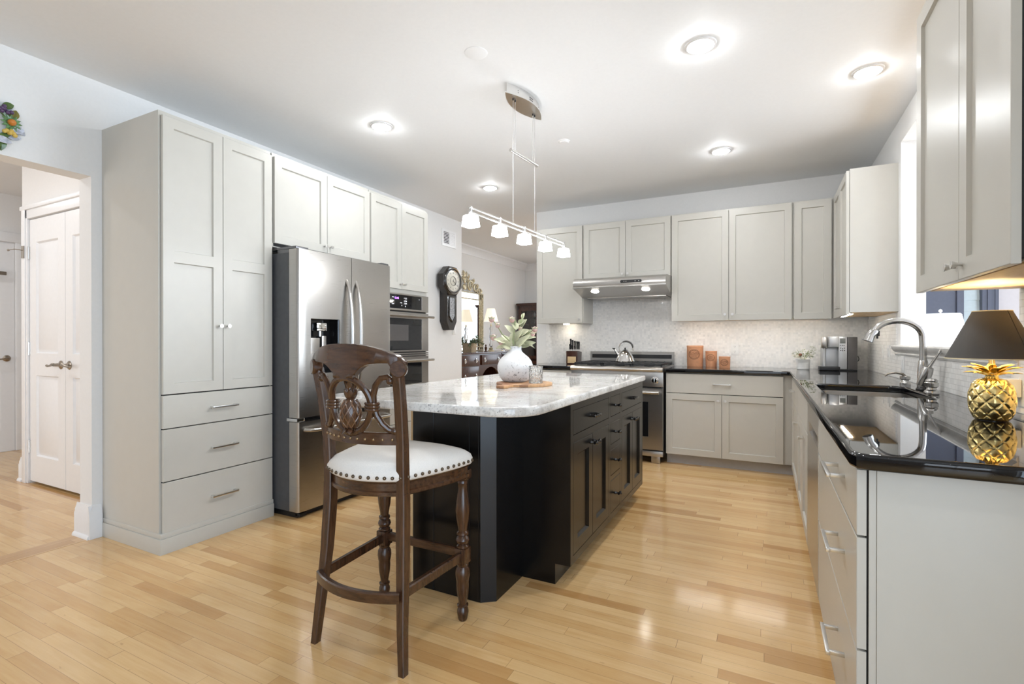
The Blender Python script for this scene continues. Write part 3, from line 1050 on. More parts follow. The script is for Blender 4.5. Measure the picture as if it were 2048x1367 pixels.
g = G(); g.box(x0 + 0.03, x0 + 0.12, 0.055, 0.062, z0 + 0.03, z1 - 0.13, 0.004); g.box(x0 + 0.135, x0 + 0.175, 0.05, 0.06, z0 + 0.08, z1 - 0.115, 0.008)
obj('dispenser_paddle', g, 'steel', dp)


def bow_handle(x, z0, z1, out, dx=0.0):
    g = G()
    n = 16
    pts = []
    for i in range(n + 1):
        u = i / n
        k = math.sin(PI * u) ** 0.55
        pts.append((x + dx * math.sin(PI * u), -out * k + 0.006, z0 + (z1 - z0) * u))
    g.tube(pts, [0.010 + 0.005 * math.sin(PI * i / n) for i in range(n + 1)], 12, sq=(1.25, 0.8))
    return g


obj('door_handle', bow_handle(0.416, 0.80, 1.62, 0.062, 0.004), 'steel', d)
d = obj('door', bow_door(0.4645, 0.908, 0.668, 1.785, 0, 1), 'steel', t)
obj('door_handle', bow_handle(0.51, 0.80, 1.62, 0.062, -0.004), 'steel', d)
d = obj('freezer_drawer', bow_door(0.0, 0.908, 0.048, 0.640, 1, 1), 'steel', t)
g = G()
g.tube([(0.05, 0.01, 0.585), (0.06, -0.03, 0.585), (0.10, -0.055, 0.585), (0.80, -0.055, 0.585), (0.85, -0.03, 0.585), (0.86, 0.01, 0.585)], 0.012, 12)
obj('drawer_handle', g, 'steel', d)
g = G(); g.box(0.0, 0.10, 0.03, 0.30, 1.787, 1.803, 0.004); g.box(0.008, 0.08, 0.11, 0.22, 1.763, 1.79)
obj('hinge_cover', g, 'steelD', t)
g = G(); g.box(0.82, 0.90, 0.03, 0.30, 1.787, 1.803, 0.004); g.box(0.83, 0.89, 0.11, 0.22, 1.763, 1.79)
obj('hinge_cover', g, 'steelD', t)
g = G(); g.box(-0.002, 0.06, 0.02, 0.12, 0.643, 0.664, 0.002)
obj('middle_hinge', g, 'chrome', t)

# ------------------------------------------------------------------ double wall oven (front X=-2.945)
t = thing('double_wall_oven', 'stainless and black glass double wall oven with a violet lit display', 'oven', (-2.945, 3.236, 0), R(90))
g = G(); g.box(0.012, 0.74, 0.022, 0.55, 0.762, 1.60)
obj('body', g, 'plastic', t)
g = G()
g.front(0.0, 0.755, 1.452, 1.606, 0.022, [(0.03, 0.652, 1.468, 1.594)], 0.002, 0.002)
c = obj('control_panel', g, 'steel', t)
g = G(); g.box(0.032, 0.650, 0.0005, 0.002, 1.47, 1.592)
gp = obj('glass_panel', g, 'glassblack', c)


def txt(body, size, mat, parent, x, z, y=-0.0002, name='printed_text'):
    me = text_mesh(body, size, 0.0003)
    for v in me.vertices:
        v.co = Vector((x + v.co.x, y, z + v.co.y)) if False else Vector((x + v.co.x, y - v.co.z, z + v.co.y))
    return obj_me(name, me, mat, parent)


txt('12:45', 0.026, 'purple', gp, 0.285, 1.560, name='clock_display')
for i, row in enumerate(('1 2 3', '4 5 6', '7 8 9', '0')):
    txt(row, 0.020, 'print', gp, 0.405, 1.563 - i * 0.024, name='key_legend')
for i, row in enumerate(('BAKE', 'BROIL', 'LIGHT')):
    txt(row, 0.011, 'print', gp, 0.235, 1.566 - i * 0.03, name='key_legend')
txt('OVEN', 0.010, 'print', gp, 0.345, 1.520, name='key_legend')
txt('II', 0.016, 'print', gp, 0.355, 1.497, name='key_legend')
txt('I', 0.018, 'print', gp, 0.610, 1.566, name='key_legend')
for z0, z1, hz, nm in ((1.078, 1.438, 1.405, 'upper_door'), (0.764, 1.03, 0.995, 'lower_door')):
    g = G()
    g.front(0.0, 0.755, z0, z1, 0.022, [(0.03, 0.652, z0 + 0.012, z1 - 0.055)], 0.002, 0.002)
    d = obj(nm, g, 'steel', t)
    g = G(); g.box(0.032, 0.650, 0.0005, 0.002, z0 + 0.014, z1 - 0.057)
    w = obj('oven_window', g, 'glassblack', d)
    if z1 > 1.2:
        g = G(); g.box(0.10, 0.45, -0.0003, 0.0005, z0 + 0.10, z1 - 0.115)
        obj('window_mesh', g, 'grayplastic', w)
    g = G()
    g.tube([(0.005, -0.04, hz), (0.79, -0.04, hz)], 0.011, 12)
    for x in (0.04, 0.715):
        g.cyl((x, 0.0, hz), (x, -0.04, hz), 0.009, 10)
    obj('handle', g, 'steel', d)
g = G()
for z in (1.038, 1.056):
    g.box(0.0, 0.755, 0.0, 0.02, z, z + 0.011)
obj('vent_trim', g, 'steel', t)

# ------------------------------------------------------------------ range (X -1.79 .. -0.868)
t = thing('range', 'stainless 36 inch gas range with black grates, round chrome knobs and backguard', 'range', (-1.79, 4.87, 0))
W = 0.92
g = G(); g.box(0.004, W - 0.004, 0.035, 0.66, 0.085, 0.905)
obj('body', g, 'steelD', t)
g = G()
pr = [(0.685, 0.895)]
pts = [(0.66, 0.90), (0.66, 0.925), (0.0, 0.925), (-0.014, 0.922), (-0.026, 0.912), (-0.030, 0.900), (-0.026, 0.888), (-0.014, 0.879), (0.03, 0.878), (0.03, 0.90)]
g.prism(pts, 0.0, W, 'x')
obj('cooktop', g, 'steelH', t)
g = G(); g.box(0.0, W, 0.0, 0.035, 0.738, 0.878, 0.002)
cp_ = obj('control_panel', g, 'steelH', t)
for i in range(6):
    x = 0.075 + i * 0.154
    g = G(Matrix.Translation((x, 0, 0.80)) @ Matrix.Rotation(R(90), 4, 'X'))
    g.lathe([(0.0, 0), (0.033, 0), (0.034, 0.006), (0.029, 0.009), (0.027, 0.034), (0.022, 0.040), (0.0, 0.041)], 22)
    g.box(-0.004, 0.004, -0.024, 0.024, 0.038, 0.047, 0.002)
    obj('knob', g, 'chrome', cp_)
g = G(); g.box(0.02, W - 0.02, 0.012, 0.03, 0.724, 0.738)
obj('vent_slot', g, 'plastic', t)
g = G()
g.front(0.003, W - 0.003, 0.135, 0.722, 0.033, [(0.135, W - 0.135, 0.255, 0.595)], 0.004, 0.003)
d = obj('oven_door', g, 'steel', t)
g = G(); g.box(0.139, W - 0.139, 0.001, 0.004, 0.259, 0.591)
obj('oven_window', g, 'glassblack', d)
g = G(); g.tube([(0.03, -0.05, 0.685), (W - 0.03, -0.05, 0.685)], 0.0145, 14)
for x in (0.06, W - 0.06):
    g.cyl((x, 0.0, 0.685), (x, -0.05, 0.685), 0.01, 10)
obj('door_handle', g, 'steel', d)
g = G(); g.box(0.003, W - 0.003, 0.003, 0.035, 0.072, 0.122, 0.002)
obj('kick_panel', g, 'steelH', t)
for x in (0.035, W - 0.115):
    for y in (0.03, 0.56):
        g = G(); g.box(x, x + 0.08, y, y + 0.06, 0.0, 0.085, 0.004)
        obj('foot', g, 'steel', t)
g = G()
g.front(0.0, W, 0.925, 1.058, 0.03, [(0.022, W - 0.022, 0.985, 1.028)], 0.004, 0.002)
for v in g.bm.verts:
    v.co.y += 0.63
bg = obj('backguard', g, 'steelH', t)
g = G(); g.box(0.024, W - 0.024, 0.629, 0.6335, 0.987, 1.026)
obj('vent_slot', g, 'plastic', bg)
for i in range(3):
    x0 = 0.018 + i * 0.297
    g = G()
    for k in range(5):
        xx = x0 + 0.006 + k * 0.068
        g.box(xx, xx + 0.013, 0.045, 0.60, 0.938, 0.958, 0.003)
    for yy in (0.045, 0.18, 0.315, 0.45, 0.588):
        g.box(x0, x0 + 0.29, yy, yy + 0.013, 0.935, 0.956, 0.003)
    for xx in (x0, x0 + 0.277):
        for yy in (0.045, 0.588):
            g.box(xx, xx + 0.013, yy, yy + 0.013, 0.925, 0.95)
    gr = obj('burner_grate', g, 'iron', t)
    for yy in (0.17, 0.46):
        g = G(); g.lathe([(0.05, 0.925), (0.05, 0.932), (0.034, 0.934), (0.033, 0.940), (0.0, 0.941)], 20, (x0 + 0.146, yy, 0))
        obj('burner_cap', g, 'iron', gr)

# ------------------------------------------------------------------ hood
t = thing('range_hood', 'stainless under cabinet range hood with two lit round lamps and black control strip', 'range hood', (-1.783, 4.90, 0))
W = 0.932
g = G()
prof = [(0.645, 1.829), (0.28, 1.829), (0.06, 1.818), (0.006, 1.800), (0.0, 1.788), (0.0, 1.728), (0.006, 1.716), (0.30, 1.640), (0.645, 1.640)]
g.prism(prof, 0.0, W, 'x')
obj('canopy', g, 'steelH', t)
g = G(); g.box(-0.003, W + 0.003, -0.003, 0.012, 1.712, 1.728, 0.003)
obj('front_lip', g, 'steelH', t)
g = G(Matrix.Translation((0.60, -0.0005, 1.762)) @ Matrix.Rotation(R(90), 4, 'X'))
g.prism(rrect(-0.105, 0.105, -0.014, 0.014, 0.012), -0.001, 0.005)
cs = obj('control_strip', g, 'plastic', t)
g = G(Matrix.Translation((0.60, -0.0005, 1.762)) @ Matrix.Rotation(R(90), 4, 'X'))
for x in (-0.07, -0.05, 0.04, 0.075):
    g.box(x, x + 0.006, -0.003, 0.003, 0.0051, 0.0062)
obj('indicator', g, 'white', cs)
g = G()
g.box(0.05, W - 0.05, 0.31, 0.60, 1.634, 1.641)
obj('filter_panel', g, 'steel', t)
for x in (0.20, 0.72):
    g = G(Matrix.Translation((x, 0.115, 1.6885)) @ Matrix.Rotation(R(-14.5), 4, 'X'))
    g.lathe([(0.0, -0.006), (0.036, -0.006), (0.04, -0.002), (0.041, 0.003)], 20)
    obj('hood_lamp', g, glow('hood_lamp_lens', (1, 0.95, 0.86), 25), t)

# ------------------------------------------------------------------ island
t = thing('kitchen_island', 'black painted kitchen island with inset drawers, doors and an angled seating end', 'kitchen island', (-0.83, 2.25, 0), R(90))
ZT = 0.8785
g = G()
g.box(0.0, 1.555, 0.022, 0.76, 0.10, ZT); g.box(0.0, 1.555, 0.079, 0.76, 0.0, 0.10)
obj('body', g, 'black', t)
g = G()
drs = [(0.037, 0.648, 0.722, 0.840), (0.690, 0.903, 0.722, 0.840), (0.690, 0.903, 0.555, 0.682), (0.690, 0.903, 0.368, 0.520), (0.690, 0.903, 0.142, 0.335), (0.947, 1.520, 0.722, 0.840)]
dos = [(0.037, 0.341, 0.140, 0.682, 0.316), (0.344, 0.648, 0.140, 0.682, 0.369), (0.947, 1.232, 0.140, 0.682, 1.207), (1.235, 1.520, 0.140, 0.682, 1.260)]


def bars(g, xs, zs):
    for a, b in xs:
        g.box(a, b, 0.0, 0.022, 0.10, ZT)
    for (a, b), lst in zs:
        for c, d in lst:
            g.box(a, b, 0.0002, 0.022, c, d)


bars(g, [(0, 0.035), (0.650, 0.688), (0.905, 0.945), (1.522, 1.555)],
     [((0.035, 0.65), [(0.10, 0.138), (0.684, 0.72), (0.842, ZT)]), ((0.688, 0.905), [(0.10, 0.14), (0.337, 0.366), (0.522, 0.553), (0.684, 0.72), (0.842, ZT)]), ((0.945, 1.522), [(0.10, 0.138), (0.684, 0.72), (0.842, ZT)])])
obj('face_frame', g, 'black', t)


def twig_pull(x, z, L):
    g = G()
    n = 10
    pts = [(x + L * (i / n - 0.5), -0.026 - 0.004 * math.sin(PI * i / n), z + 0.0025 * math.sin(i * 1.9)) for i in range(n + 1)]
    g.tube(pts, [0.0055 + 0.0022 * abs(math.sin(i * 1.3)) for i in range(n + 1)], 10)
    for s in (-1, 1):
        g.tube([(x + s * L * 0.36, 0, z), (x + s * L * 0.36, -0.027, z)], [0.008, 0.0055], 10)
    return g


def knot_knob(x, z):
    g = G()
    g.tube([(x, 0, z), (x, -0.012, z), (x, -0.022, z)], [0.010, 0.0055, 0.006], 10)
    g.tube([(x - 0.020, -0.026, z + 0.003), (x - 0.012, -0.029, z), (x, -0.031, z - 0.001), (x + 0.012, -0.029, z), (x + 0.020, -0.026, z + 0.003)], [0.0085, 0.0065, 0.0095, 0.0065, 0.0085], 10)
    return g


for i, (a, b, c, d_) in enumerate(drs):
    g = G(); g.front(a, b, c, d_, 0.02)
    dd = obj('drawer', g, 'black', t)
    if b - a > 0.3:
        obj('twig_pull', twig_pull((a + b) / 2, (c + d_) / 2, 0.115), 'blackmetal', dd)
    else:
        obj('knob', knot_knob((a + b) / 2, (c + d_) / 2), 'blackmetal', dd)
for a, b, c, d_, kx in dos:
    g = G(); g.front(a, b, c, d_, 0.02, [(a + 0.062, b - 0.062, c + 0.062, d_ - 0.062)], 0.012, 0.012)
    dd = obj('door', g, 'black', t)
    obj('knob', knot_knob(kx, d_ - 0.045), 'blackmetal', dd)
# angled seating end: world X -1.086..-1.52, Y 1.94..2.25 -> local x = Y-2.25, local y = -(X+0.83)
g = G()
g.prism([(0.0, 0.256), (-0.268, 0.256), (-0.312, 0.314), (-0.312, 0.690), (0.0, 0.690)], 0.0, ZT)
obj('pedestal', g, 'black', t)
g = G()
for a, b in ((0.322, 0.368), (0.3705, 0.566), (0.5685, 0.690)):
    g.front(a, b, 0.001, ZT - 0.001, 0.004, ease=0.0012)
for v in g.bm.verts:
    x, y = v.co.x, v.co.y
    v.co.x, v.co.y = -0.3155 + y, x
obj('grooved_panel', g, 'black', t)
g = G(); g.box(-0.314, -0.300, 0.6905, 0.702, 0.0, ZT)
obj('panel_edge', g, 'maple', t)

# island granite top: big rounded near right corner
top = rrect(-1.895, -0.806, 1.70, 3.835, 0.10, 8, (0.5, 1.75, 0.5, 0.5))
me = from_curve([top], 0.0195, 0.010, 3, 0.898)
tag(obj_me('island_countertop', me, 'wgran'), 'speckled white granite slab with one broad rounded corner on the black island', 'countertop')
IT = 0.9176

# ------------------------------------------------------------------ recessed lights, speaker, sprinkler
def can(x, y, label, first=[]):
    if first:
        o = copy_tree(first[0])
    else:
        o = thing('recessed_light', label, 'ceiling light', group='recessed ceiling lights')
        g = G(); g.lathe([(0.058, 0.0), (0.060, -0.007), (0.068, -0.010), (0.078, -0.006), (0.080, 0.0)], 36, cap0=False, cap1=False)
        obj('trim_ring', g, 'trim', o)
        g = G(); g.lathe([(0.0, -0.027), (0.022, -0.0255), (0.042, -0.020), (0.053, -0.012), (0.0585, -0.004), (0.0585, 0.0)], 36, cap1=False)
        obj('lens', g, 'lit', o)
        first.append(o)
    o.location = (x, y, ZC)
    o['label'] = label
    return o


can(-0.31, 2.801, 'round lit recessed ceiling light, largest one nearest the camera above the island side')
can(0.522, 3.509, 'round lit recessed ceiling light close to the right wall in front of the pass-through')
can(-0.332, 4.432, 'round lit recessed ceiling light in front of the right half of the back cabinets')
can(-2.49, 2.81, 'round lit recessed ceiling light in front of the refrigerator cabinet')
can(-2.506, 4.439, 'round lit recessed ceiling light, smallest one beyond the pendant rail near the dining opening')
for x, y in ((-0.5, 0.5),):  # lamp out of view, added to light the near kitchen
    can(x, y, 'added unseen recessed light filling the part of the kitchen near the camera')
can(-4.7, 0.9, 'added unseen recessed light brightening the side hall')  # both hall cans are unseen, added to brighten the hall
can(-6.5, 1.2, 'added unseen recessed light brightening the far end of the side hall')
for x, y in ((-2.6, 6.6), (-2.6, 8.3), (-1.0, 7.4), (-1.6, 6.4), (-1.6, 8.4)):  # dining cans out of sight, added to raise the room's brightness
    can(x, y, 'added unseen recessed light brightening the dining room behind the back wall')
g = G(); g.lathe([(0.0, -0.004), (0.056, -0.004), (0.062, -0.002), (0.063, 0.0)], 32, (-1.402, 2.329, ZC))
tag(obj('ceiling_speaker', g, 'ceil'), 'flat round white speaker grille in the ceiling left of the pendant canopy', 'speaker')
g = G(); g.lathe([(0.0, -0.014), (0.032, -0.014), (0.036, -0.010), (0.036, -0.006), (0.045, -0.004), (0.046, 0.0)], 28, (-1.408, 3.666, ZC))
tag(obj('ceiling_sensor', g, 'trim'), 'small white round cover on the ceiling right of the pendant wires', 'sensor')

# ------------------------------------------------------------------ pendant rail
t = thing('pendant_light', 'brushed nickel rail pendant with five lit square glass shades above the island', 'pendant light', (-1.378, 2.885, ZC), -0.0866)
g = G()
n = 16
ves = [(0.075 * math.cos(PI * (i / n - 0.5)) ** 1.0 * (1), 0.225 * math.sin(PI * (i / n - 0.5))) for i in range(n + 1)]
ves = [(0.07 * (1 - (2 * i / n - 1) ** 2), 0.225 * (2 * i / n - 1)) for i in range(n + 1)]
full = ves + [(-a, b) for a, b in ves[::-1][1:-1]]
g.prism([(a * 0.72, b * 0.93) for a, b in full], -0.060, 0.0)
g.prism(full, -0.0665, -0.060)
cn = obj('canopy', g, 'nickel', t)
g = G()
for k in (-1, 0, 1):
    for z in (-0.026, -0.038):
        g.box(0.046 - abs(k) * 0.019, 0.0515 - abs(k) * 0.019, k * 0.11 - 0.02, k * 0.11 + 0.02, z, z + 0.004)
obj('vent_slots', g, 'plastic', cn)
g = G(); g.lathe([(0.0, -0.045), (0.055, -0.045), (0.058, -0.04), (0.058, -0.02), (0.05, 0.0)], 28, (-0.012, 0.035, 0))
obj('mounting_disc', g, 'steelD', cn)
for y in (-0.135, 0.135):
    for dy in (0.0, 0.024):
        g = G(); yy = y + (dy if y < 0 else -dy)
        g.cyl((0, yy, -0.067), (0, yy, -0.391 if dy else -0.83), 0.0016, 6)
        obj('wire', g, 'nickel', t)
        g = G(); g.cyl((0, yy, -0.0665), (0, yy, -0.078), 0.005, 8)
        obj('wire_grip', g, 'blackmetal', cn)
g = G(); g.cyl((0, -0.165, -0.391), (0, 0.165, -0.391), 0.011, 16)
obj('counterweight_bar', g, 'nickel', t)
g = G(); g.cyl((0, -0.585, -0.836), (0, 0.585, -0.836), 0.0058, 10)
obj('upper_rail', g, 'nickel', t)
g = G(); g.cyl((0, -0.585, -0.860), (0, 0.585, -0.860), 0.0052, 10)
obj('lower_rail', g, 'nickel', t)
sh0 = None
for i in range(5):
    y = -0.571 + i * 0.2855
    if sh0 is None:
        g = G(); g.box(-0.008, 0.008, -0.008, 0.008, -0.868, -0.828, 0.002); g.cyl((0, 0, -0.868), (0, 0, -0.882), 0.009, 10)
        hl = obj('shade_holder', g, 'nickel', t)
        g = G()
        def sq(h, z):
            return [(a, b, z) for a, b in rrect(-h, h, -h, h, 0.008, 3)]
        g.loops([sq(0.026, -0.878), sq(0.032, -0.883), sq(0.038, -0.938), sq(0.035, -0.938), sq(0.03, -0.886)], cap1=True)
        sd = obj('glass_shade', g, 'shadeglow', hl)
        sh0 = hl
        hl.location = (0, y, 0)
    else:
        c = sh0.copy(); COL.objects.link(c); c.parent = t; c.location = (0, y, 0)
        s2 = sd.copy(); COL.objects.link(s2); s2.parent = c

# ------------------------------------------------------------------ counter stool
t = thing('counter_stool', 'dark walnut counter stool with carved pineapple back and nail-studded cream seat', 'stool', (-1.355, 1.585, 0))


def post(z):     # right rear leg and back post centre line -> (x, y)
    k = [(0.0, 0.216, -0.190), (0.15, 0.203, -0.178), (0.35, 0.189, -0.158), (0.55, 0.181, -0.147), (0.66, 0.180, -0.146), (0.80, 0.183, -0.153), (0.95, 0.190, -0.172), (1.10, 0.198, -0.20)]
    for a, b in zip(k, k[1:]):
        if z <= b[0]:
            u = (z - a[0]) / (b[0] - a[0])
            return (a[1] + (b[1] - a[1]) * u, a[2] + (b[2] - a[2]) * u)
    return k[-1][1:]


for s in (1, -1):
    g = G()
    zs = [0.0, 0.03, 0.08, 0.15, 0.22, 0.29, 0.36, 0.43, 0.50, 0.56, 0.625]
    g.beam([(s * post(z)[0], post(z)[1], z) for z in zs], [0.026 + 0.013 * min(1, z / 0.45) for z in zs], [0.030 + 0.012 * min(1, z / 0.45) for z in zs])
    obj('leg', g, 'walnut', t)
    g = G()
    zs = [0.625, 0.68, 0.74, 0.80, 0.86, 0.92, 0.98, 1.03, 1.075]
    g.beam([(s * post(z)[0], post(z)[1], z) for z in zs], 0.036, [0.040 - 0.008 * (z - 0.62) / 0.45 for z in zs])
    obj('back_post', g, 'walnut', t)
    g = G()
    T = [(0.024, 0.60), (0.0235, 0.595), (0.018, 0.590), (0.0195, 0.580), (0.017, 0.575), (0.0165, 0.555), (0.020, 0.53), (0.0255, 0.485), (0.0265, 0.465), (0.024, 0.43), (0.0175, 0.39), (0.0165, 0.378),
         (0.022, 0.372), (0.0225, 0.364), (0.017, 0.359), (0.0225, 0.352), (0.026, 0.340), (0.0225, 0.328), (0.017, 0.322), (0.023, 0.316), (0.023, 0.310), (0.018, 0.305)]
    g.lathe([(r * 1.14, z) for r, z in T], 24, (s * 0.213, 0.203, 0))
    T = [(0.018, 0.245), (0.023, 0.240), (0.022, 0.234), (0.019, 0.229), (0.026, 0.215), (0.0275, 0.195), (0.025, 0.175), (0.023, 0.165), (0.0235, 0.15), (0.022, 0.12), (0.0165, 0.085), (0.0155, 0.07), (0.021, 0.066), (0.021, 0.061),
         (0.0165, 0.057), (0.021, 0.045), (0.022, 0.035), (0.018, 0.01), (0.0145, 0.0)]
    g.lathe([(r * 1.14, z) for r, z in T], 24, (s * 0.213, 0.203, 0))
    g.box(s * 0.213 - 0.026, s * 0.213 + 0.026, 0.177, 0.229, 0.243, 0.307, 0.004)
    g.box(s * 0.213 - 0.027, s * 0.213 + 0.027, 0.176, 0.230, 0.598, 0.635, 0.003)
    lg = obj('leg', g, 'walnut', t)
    g = G()
    for k in range(10):
        a = 2 * PI * k / 10
        d = (math.cos(a), math.sin(a), 0)
        g.leaf((s * 0.213 + 0.024 * d[0], 0.203 + 0.024 * d[1], 0.222), (d[0] * 0.05, d[1] * 0.05, -1), d, 0.058, 0.018, 0.12, 0.003, 0.1, 5)
    for k in range(12):
        a = 2 * PI * k / 12
        g.sphere((s * 0.213 + 0.0235 * math.cos(a), 0.203 + 0.0235 * math.sin(a), 0.340), (0.005, 0.005, 0.010), 6, 5)
    obj('carved_collar', g, 'walnut', lg)


def seat_outline(k, n=18, w=0):
    """closed outline, inset by k; front +y"""
    fx, fy, bx, by = 0.268 - k, 0.222 - k, 0.190 - k, -0.160 + k
    out = []
    for i in range(n):          # rear edge, bowed back
        u = i / n
        x = -bx + 2 * bx * u
        out.append((x, by - 0.062 * (1 - (2 * u - 1) ** 2)))
    for i in range(n):          # right side
        u = i / n
        out.append((bx + (fx - bx) * math.sin(u * PI / 2) ** 1.1, by + (fy - 0.03 - by) * u))
    for i in range(n + 1):      # front edge with rounded corners
        u = i / n
        x = fx * math.cos(PI * u)
        out.append((x, fy - 0.03 + 0.045 * (1 - abs(math.cos(PI * u)) ** 4)))
    for i in range(1, n):
        u = 1 - i / n
        out.append((-(bx + (fx - bx) * math.sin(u * PI / 2) ** 1.1), by + (fy - 0.03 - by) * u))
    return out


def ring(k, z):
    return [(x, y, z) for x, y in seat_outline(k)]


g = G()
g.loops([ring(0.042, 0.612), ring(0.014, 0.612), ring(0.010, 0.616), ring(0.010, 0.628), ring(0.015, 0.632), ring(0.015, 0.658), ring(0.010, 0.662), ring(0.008, 0.667), ring(0.042, 0.667)], cap0=False, cap1=False)
obj('seat_rail', g, 'walnutH', t)
g = G()
g.loops([ring(0.016, 0.666), ring(0.006, 0.668), ring(0.0, 0.678), ring(0.0, 0.695), ring(0.006, 0.712), ring(0.022, 0.727), ring(0.055, 0.739), ring(0.095, 0.747), ring(0.14, 0.750)])
st = obj('seat_cushion', g, 'fabric', t, smooth=60)
ol = seat_outline(-0.001, 60)
acc, last, nail0 = 0.0, None, None


def dome(name, r, mat, parent, loc, proto=None):
    if proto is None:
        g = G(); g.sphere((0, 0, 0), r, 10, 6)
        proto = o = obj(name, g, mat, parent)
    else:
        o = proto.copy(); COL.objects.link(o); o.parent = parent
    o.location = loc
    return proto


for x, y in ol + [ol[0]]:
    if last is not None:
        acc += math.hypot(x - last[0], y - last[1])
        if acc > 0.0275:
            acc = 0
            nail0 = dome('nailhead', 0.0068, 'nail', st, (x, y, 0.684), nail0)
    last = (x, y)


def yb(x, z):
    px, py = post(z)
    return py - 0.055 * (1 - min(1.3, (x / px) ** 2))


def stretch(a, b, bow, z0, z1, h=0.034, d=0.024):
    g = G()
    n = 14
    rings = []
    for i in range(n + 1):
        u = i / n
        x, y = a[0] + (b[0] - a[0]) * u, a[1] + (b[1] - a[1]) * u - bow * (1 - (2 * u - 1) ** 2)
        z = z0 + (z1 - z0) * u
        dx, dy = b[0] - a[0], b[1] - a[1] + bow * 4 * (2 * u - 1)
        l = math.hypot(dx, dy)
        nx, ny = -dy / l * d / 2, dx / l * d / 2
        rings.append([(x - nx, y - ny, z - h / 2), (x + nx, y + ny, z - h / 2), (x + nx, y + ny, z + h / 2 - .004), (x + nx * .6, y + ny * .6, z + h / 2), (x - nx * .6, y - ny * .6, z + h / 2), (x - nx, y - ny, z + h / 2 - .004)])
    g.loops(rings)
    return g


p = post(0.28)
obj('stretcher', stretch((-p[0] - 0.004, p[1] - 0.022), (p[0] + 0.004, p[1] - 0.022), 0.055, 0.268, 0.268, 0.036), 'walnutH', t)
obj('stretcher', stretch((-0.19, 0.203), (0.19, 0.203), 0.0, 0.285, 0.285), 'walnutH', t)
for s in (1, -1):
    obj('stretcher', stretch((s * p[0], p[1] + 0.015), (s * 0.213, 0.18), 0.0, 0.272, 0.275), 'walnut', t)
# crest rail
g = G()
n = 48
rings = []
for i in range(n + 1):
    x = -0.222 + 0.444 * i / n
    a = abs(x) / 0.222
    zt = 1.168 - 0.052 * a ** 2.4
    zt -= 0.012 * max(0, (a - 0.9) / 0.1) ** 2
    zl = 1.108 - 0.010 * a
    dip = 1 / (1 + (abs(x) / 0.068) ** 4)
    zl = zl - 0.062 * dip
    if a > 0.80:
        zl -= 0.035 * (math.sin(min(1, (a - 0.80) / 0.10) * PI / 2))
        if a > 0.95:
            zl += 0.03 * ((a - 0.95) / 0.05) ** 2
    th = 0.013
    rings.append([(x, yb(x, zq) + sgn * th, zq) for zq, sgn in ((zl, -1), (zl + 0.003, -1.15), (zt - 0.003, -1.15), (zt, -1), (zt, 1), (zl, 1))])
g.loops(rings)
for s in (1, -1):
    gx = s * 0.203
    g.m = Matrix.Translation((gx, yb(gx, 1.085) - 0.002, 1.078)) @ Matrix.Rotation(s * R(30), 4, 'Z') @ Matrix.Rotation(R(90), 4, 'X')
    g.lathe([(0.0, -0.019), (0.026, -0.019), (0.030, -0.015), (0.030, 0.015), (0.026, 0.019), (0.0, 0.019)], 24)
g.m = Matrix()
obj('crest_rail', g, 'walnutH', t)
# studded lower rail
g = G()
rings = []
for i in range(25):
    x = -0.182 + 0.364 * i / 24
    z = 0.823
    y = yb(x, z)
    rings.append([(x, y - .011, z - .020), (x, y + .011, z - .020), (x, y + .011, z + .020), (x, y + .007, z + .024), (x, y - .007, z + .024), (x, y - .011, z + .020)])
g.loops(rings)
lr = obj('lower_back_rail', g, 'walnutH', t)
stud0 = None
for k in range(11):
    x = -0.160 + 0.32 * k / 10
    stud0 = dome('stud', 0.0058, 'stud', lr, (x, yb(x, 0.823) - 0.0115, 0.823), stud0)
# scrolled splat: oval ring, side scrolls, ties
g = G()
pts = []
for i in range(40):
    a = 2 * PI * i / 40
    x, z = 0.094 * math.sin(a) * (1 - 0.08 * math.cos(a)), 0.943 - 0.102 * math.cos(a)
    pts.append((x, yb(x, z) - 0.004, z))
g.tube(pts, 0.0125, 10, closed=True)
obj('oval_splat', g, 'walnut', t)
for s in (1, -1):
    g = G()
    pts = []
    for x, z in ((0.170, 1.040), (0.160, 1.050), (0.140, 1.046), (0.118, 1.020), (0.105, 0.985), (0.101, 0.945), (0.108, 0.910), (0.125, 0.878), (0.145, 0.858), (0.160, 0.852)):
        pts.append((s * x, yb(x, z), z))
    g.tube(pts, [0.010, 0.012, 0.012, 0.012, 0.012, 0.012, 0.012, 0.012, 0.011, 0.010], 10)
    for x, z in ((0.168, 1.036), (0.163, 0.853)):
        g.sphere((s * x, yb(x, z), z), 0.015, 10, 7)
    obj('side_scroll', g, 'walnut', t)
    g = G()
    for dz in (-0.011, 0.0, 0.011):
        xx = 0.0955
        pt = [(s * (xx + 0.026 * math.cos(q)), yb(xx, 0.942) - 0.002 + 0.018 * math.sin(q), 0.942 + dz) for q in [2 * PI * i / 14 for i in range(14)]]
        g.tube(pt, 0.0055, 6, closed=True)
    obj('scroll_tie', g, 'walnut', t)
    g = G(); g.tube([(s * 0.012, yb(0, 1.045) - 0.008, 1.046), (s * 0.03, yb(0, 1.045) - 0.01, 1.052), (s * 0.045, yb(0, 1.045) - 0.006, 1.05)], [0.008, 0.009, 0.011], 8)
    obj('crest_curl', g, 'walnut', t)
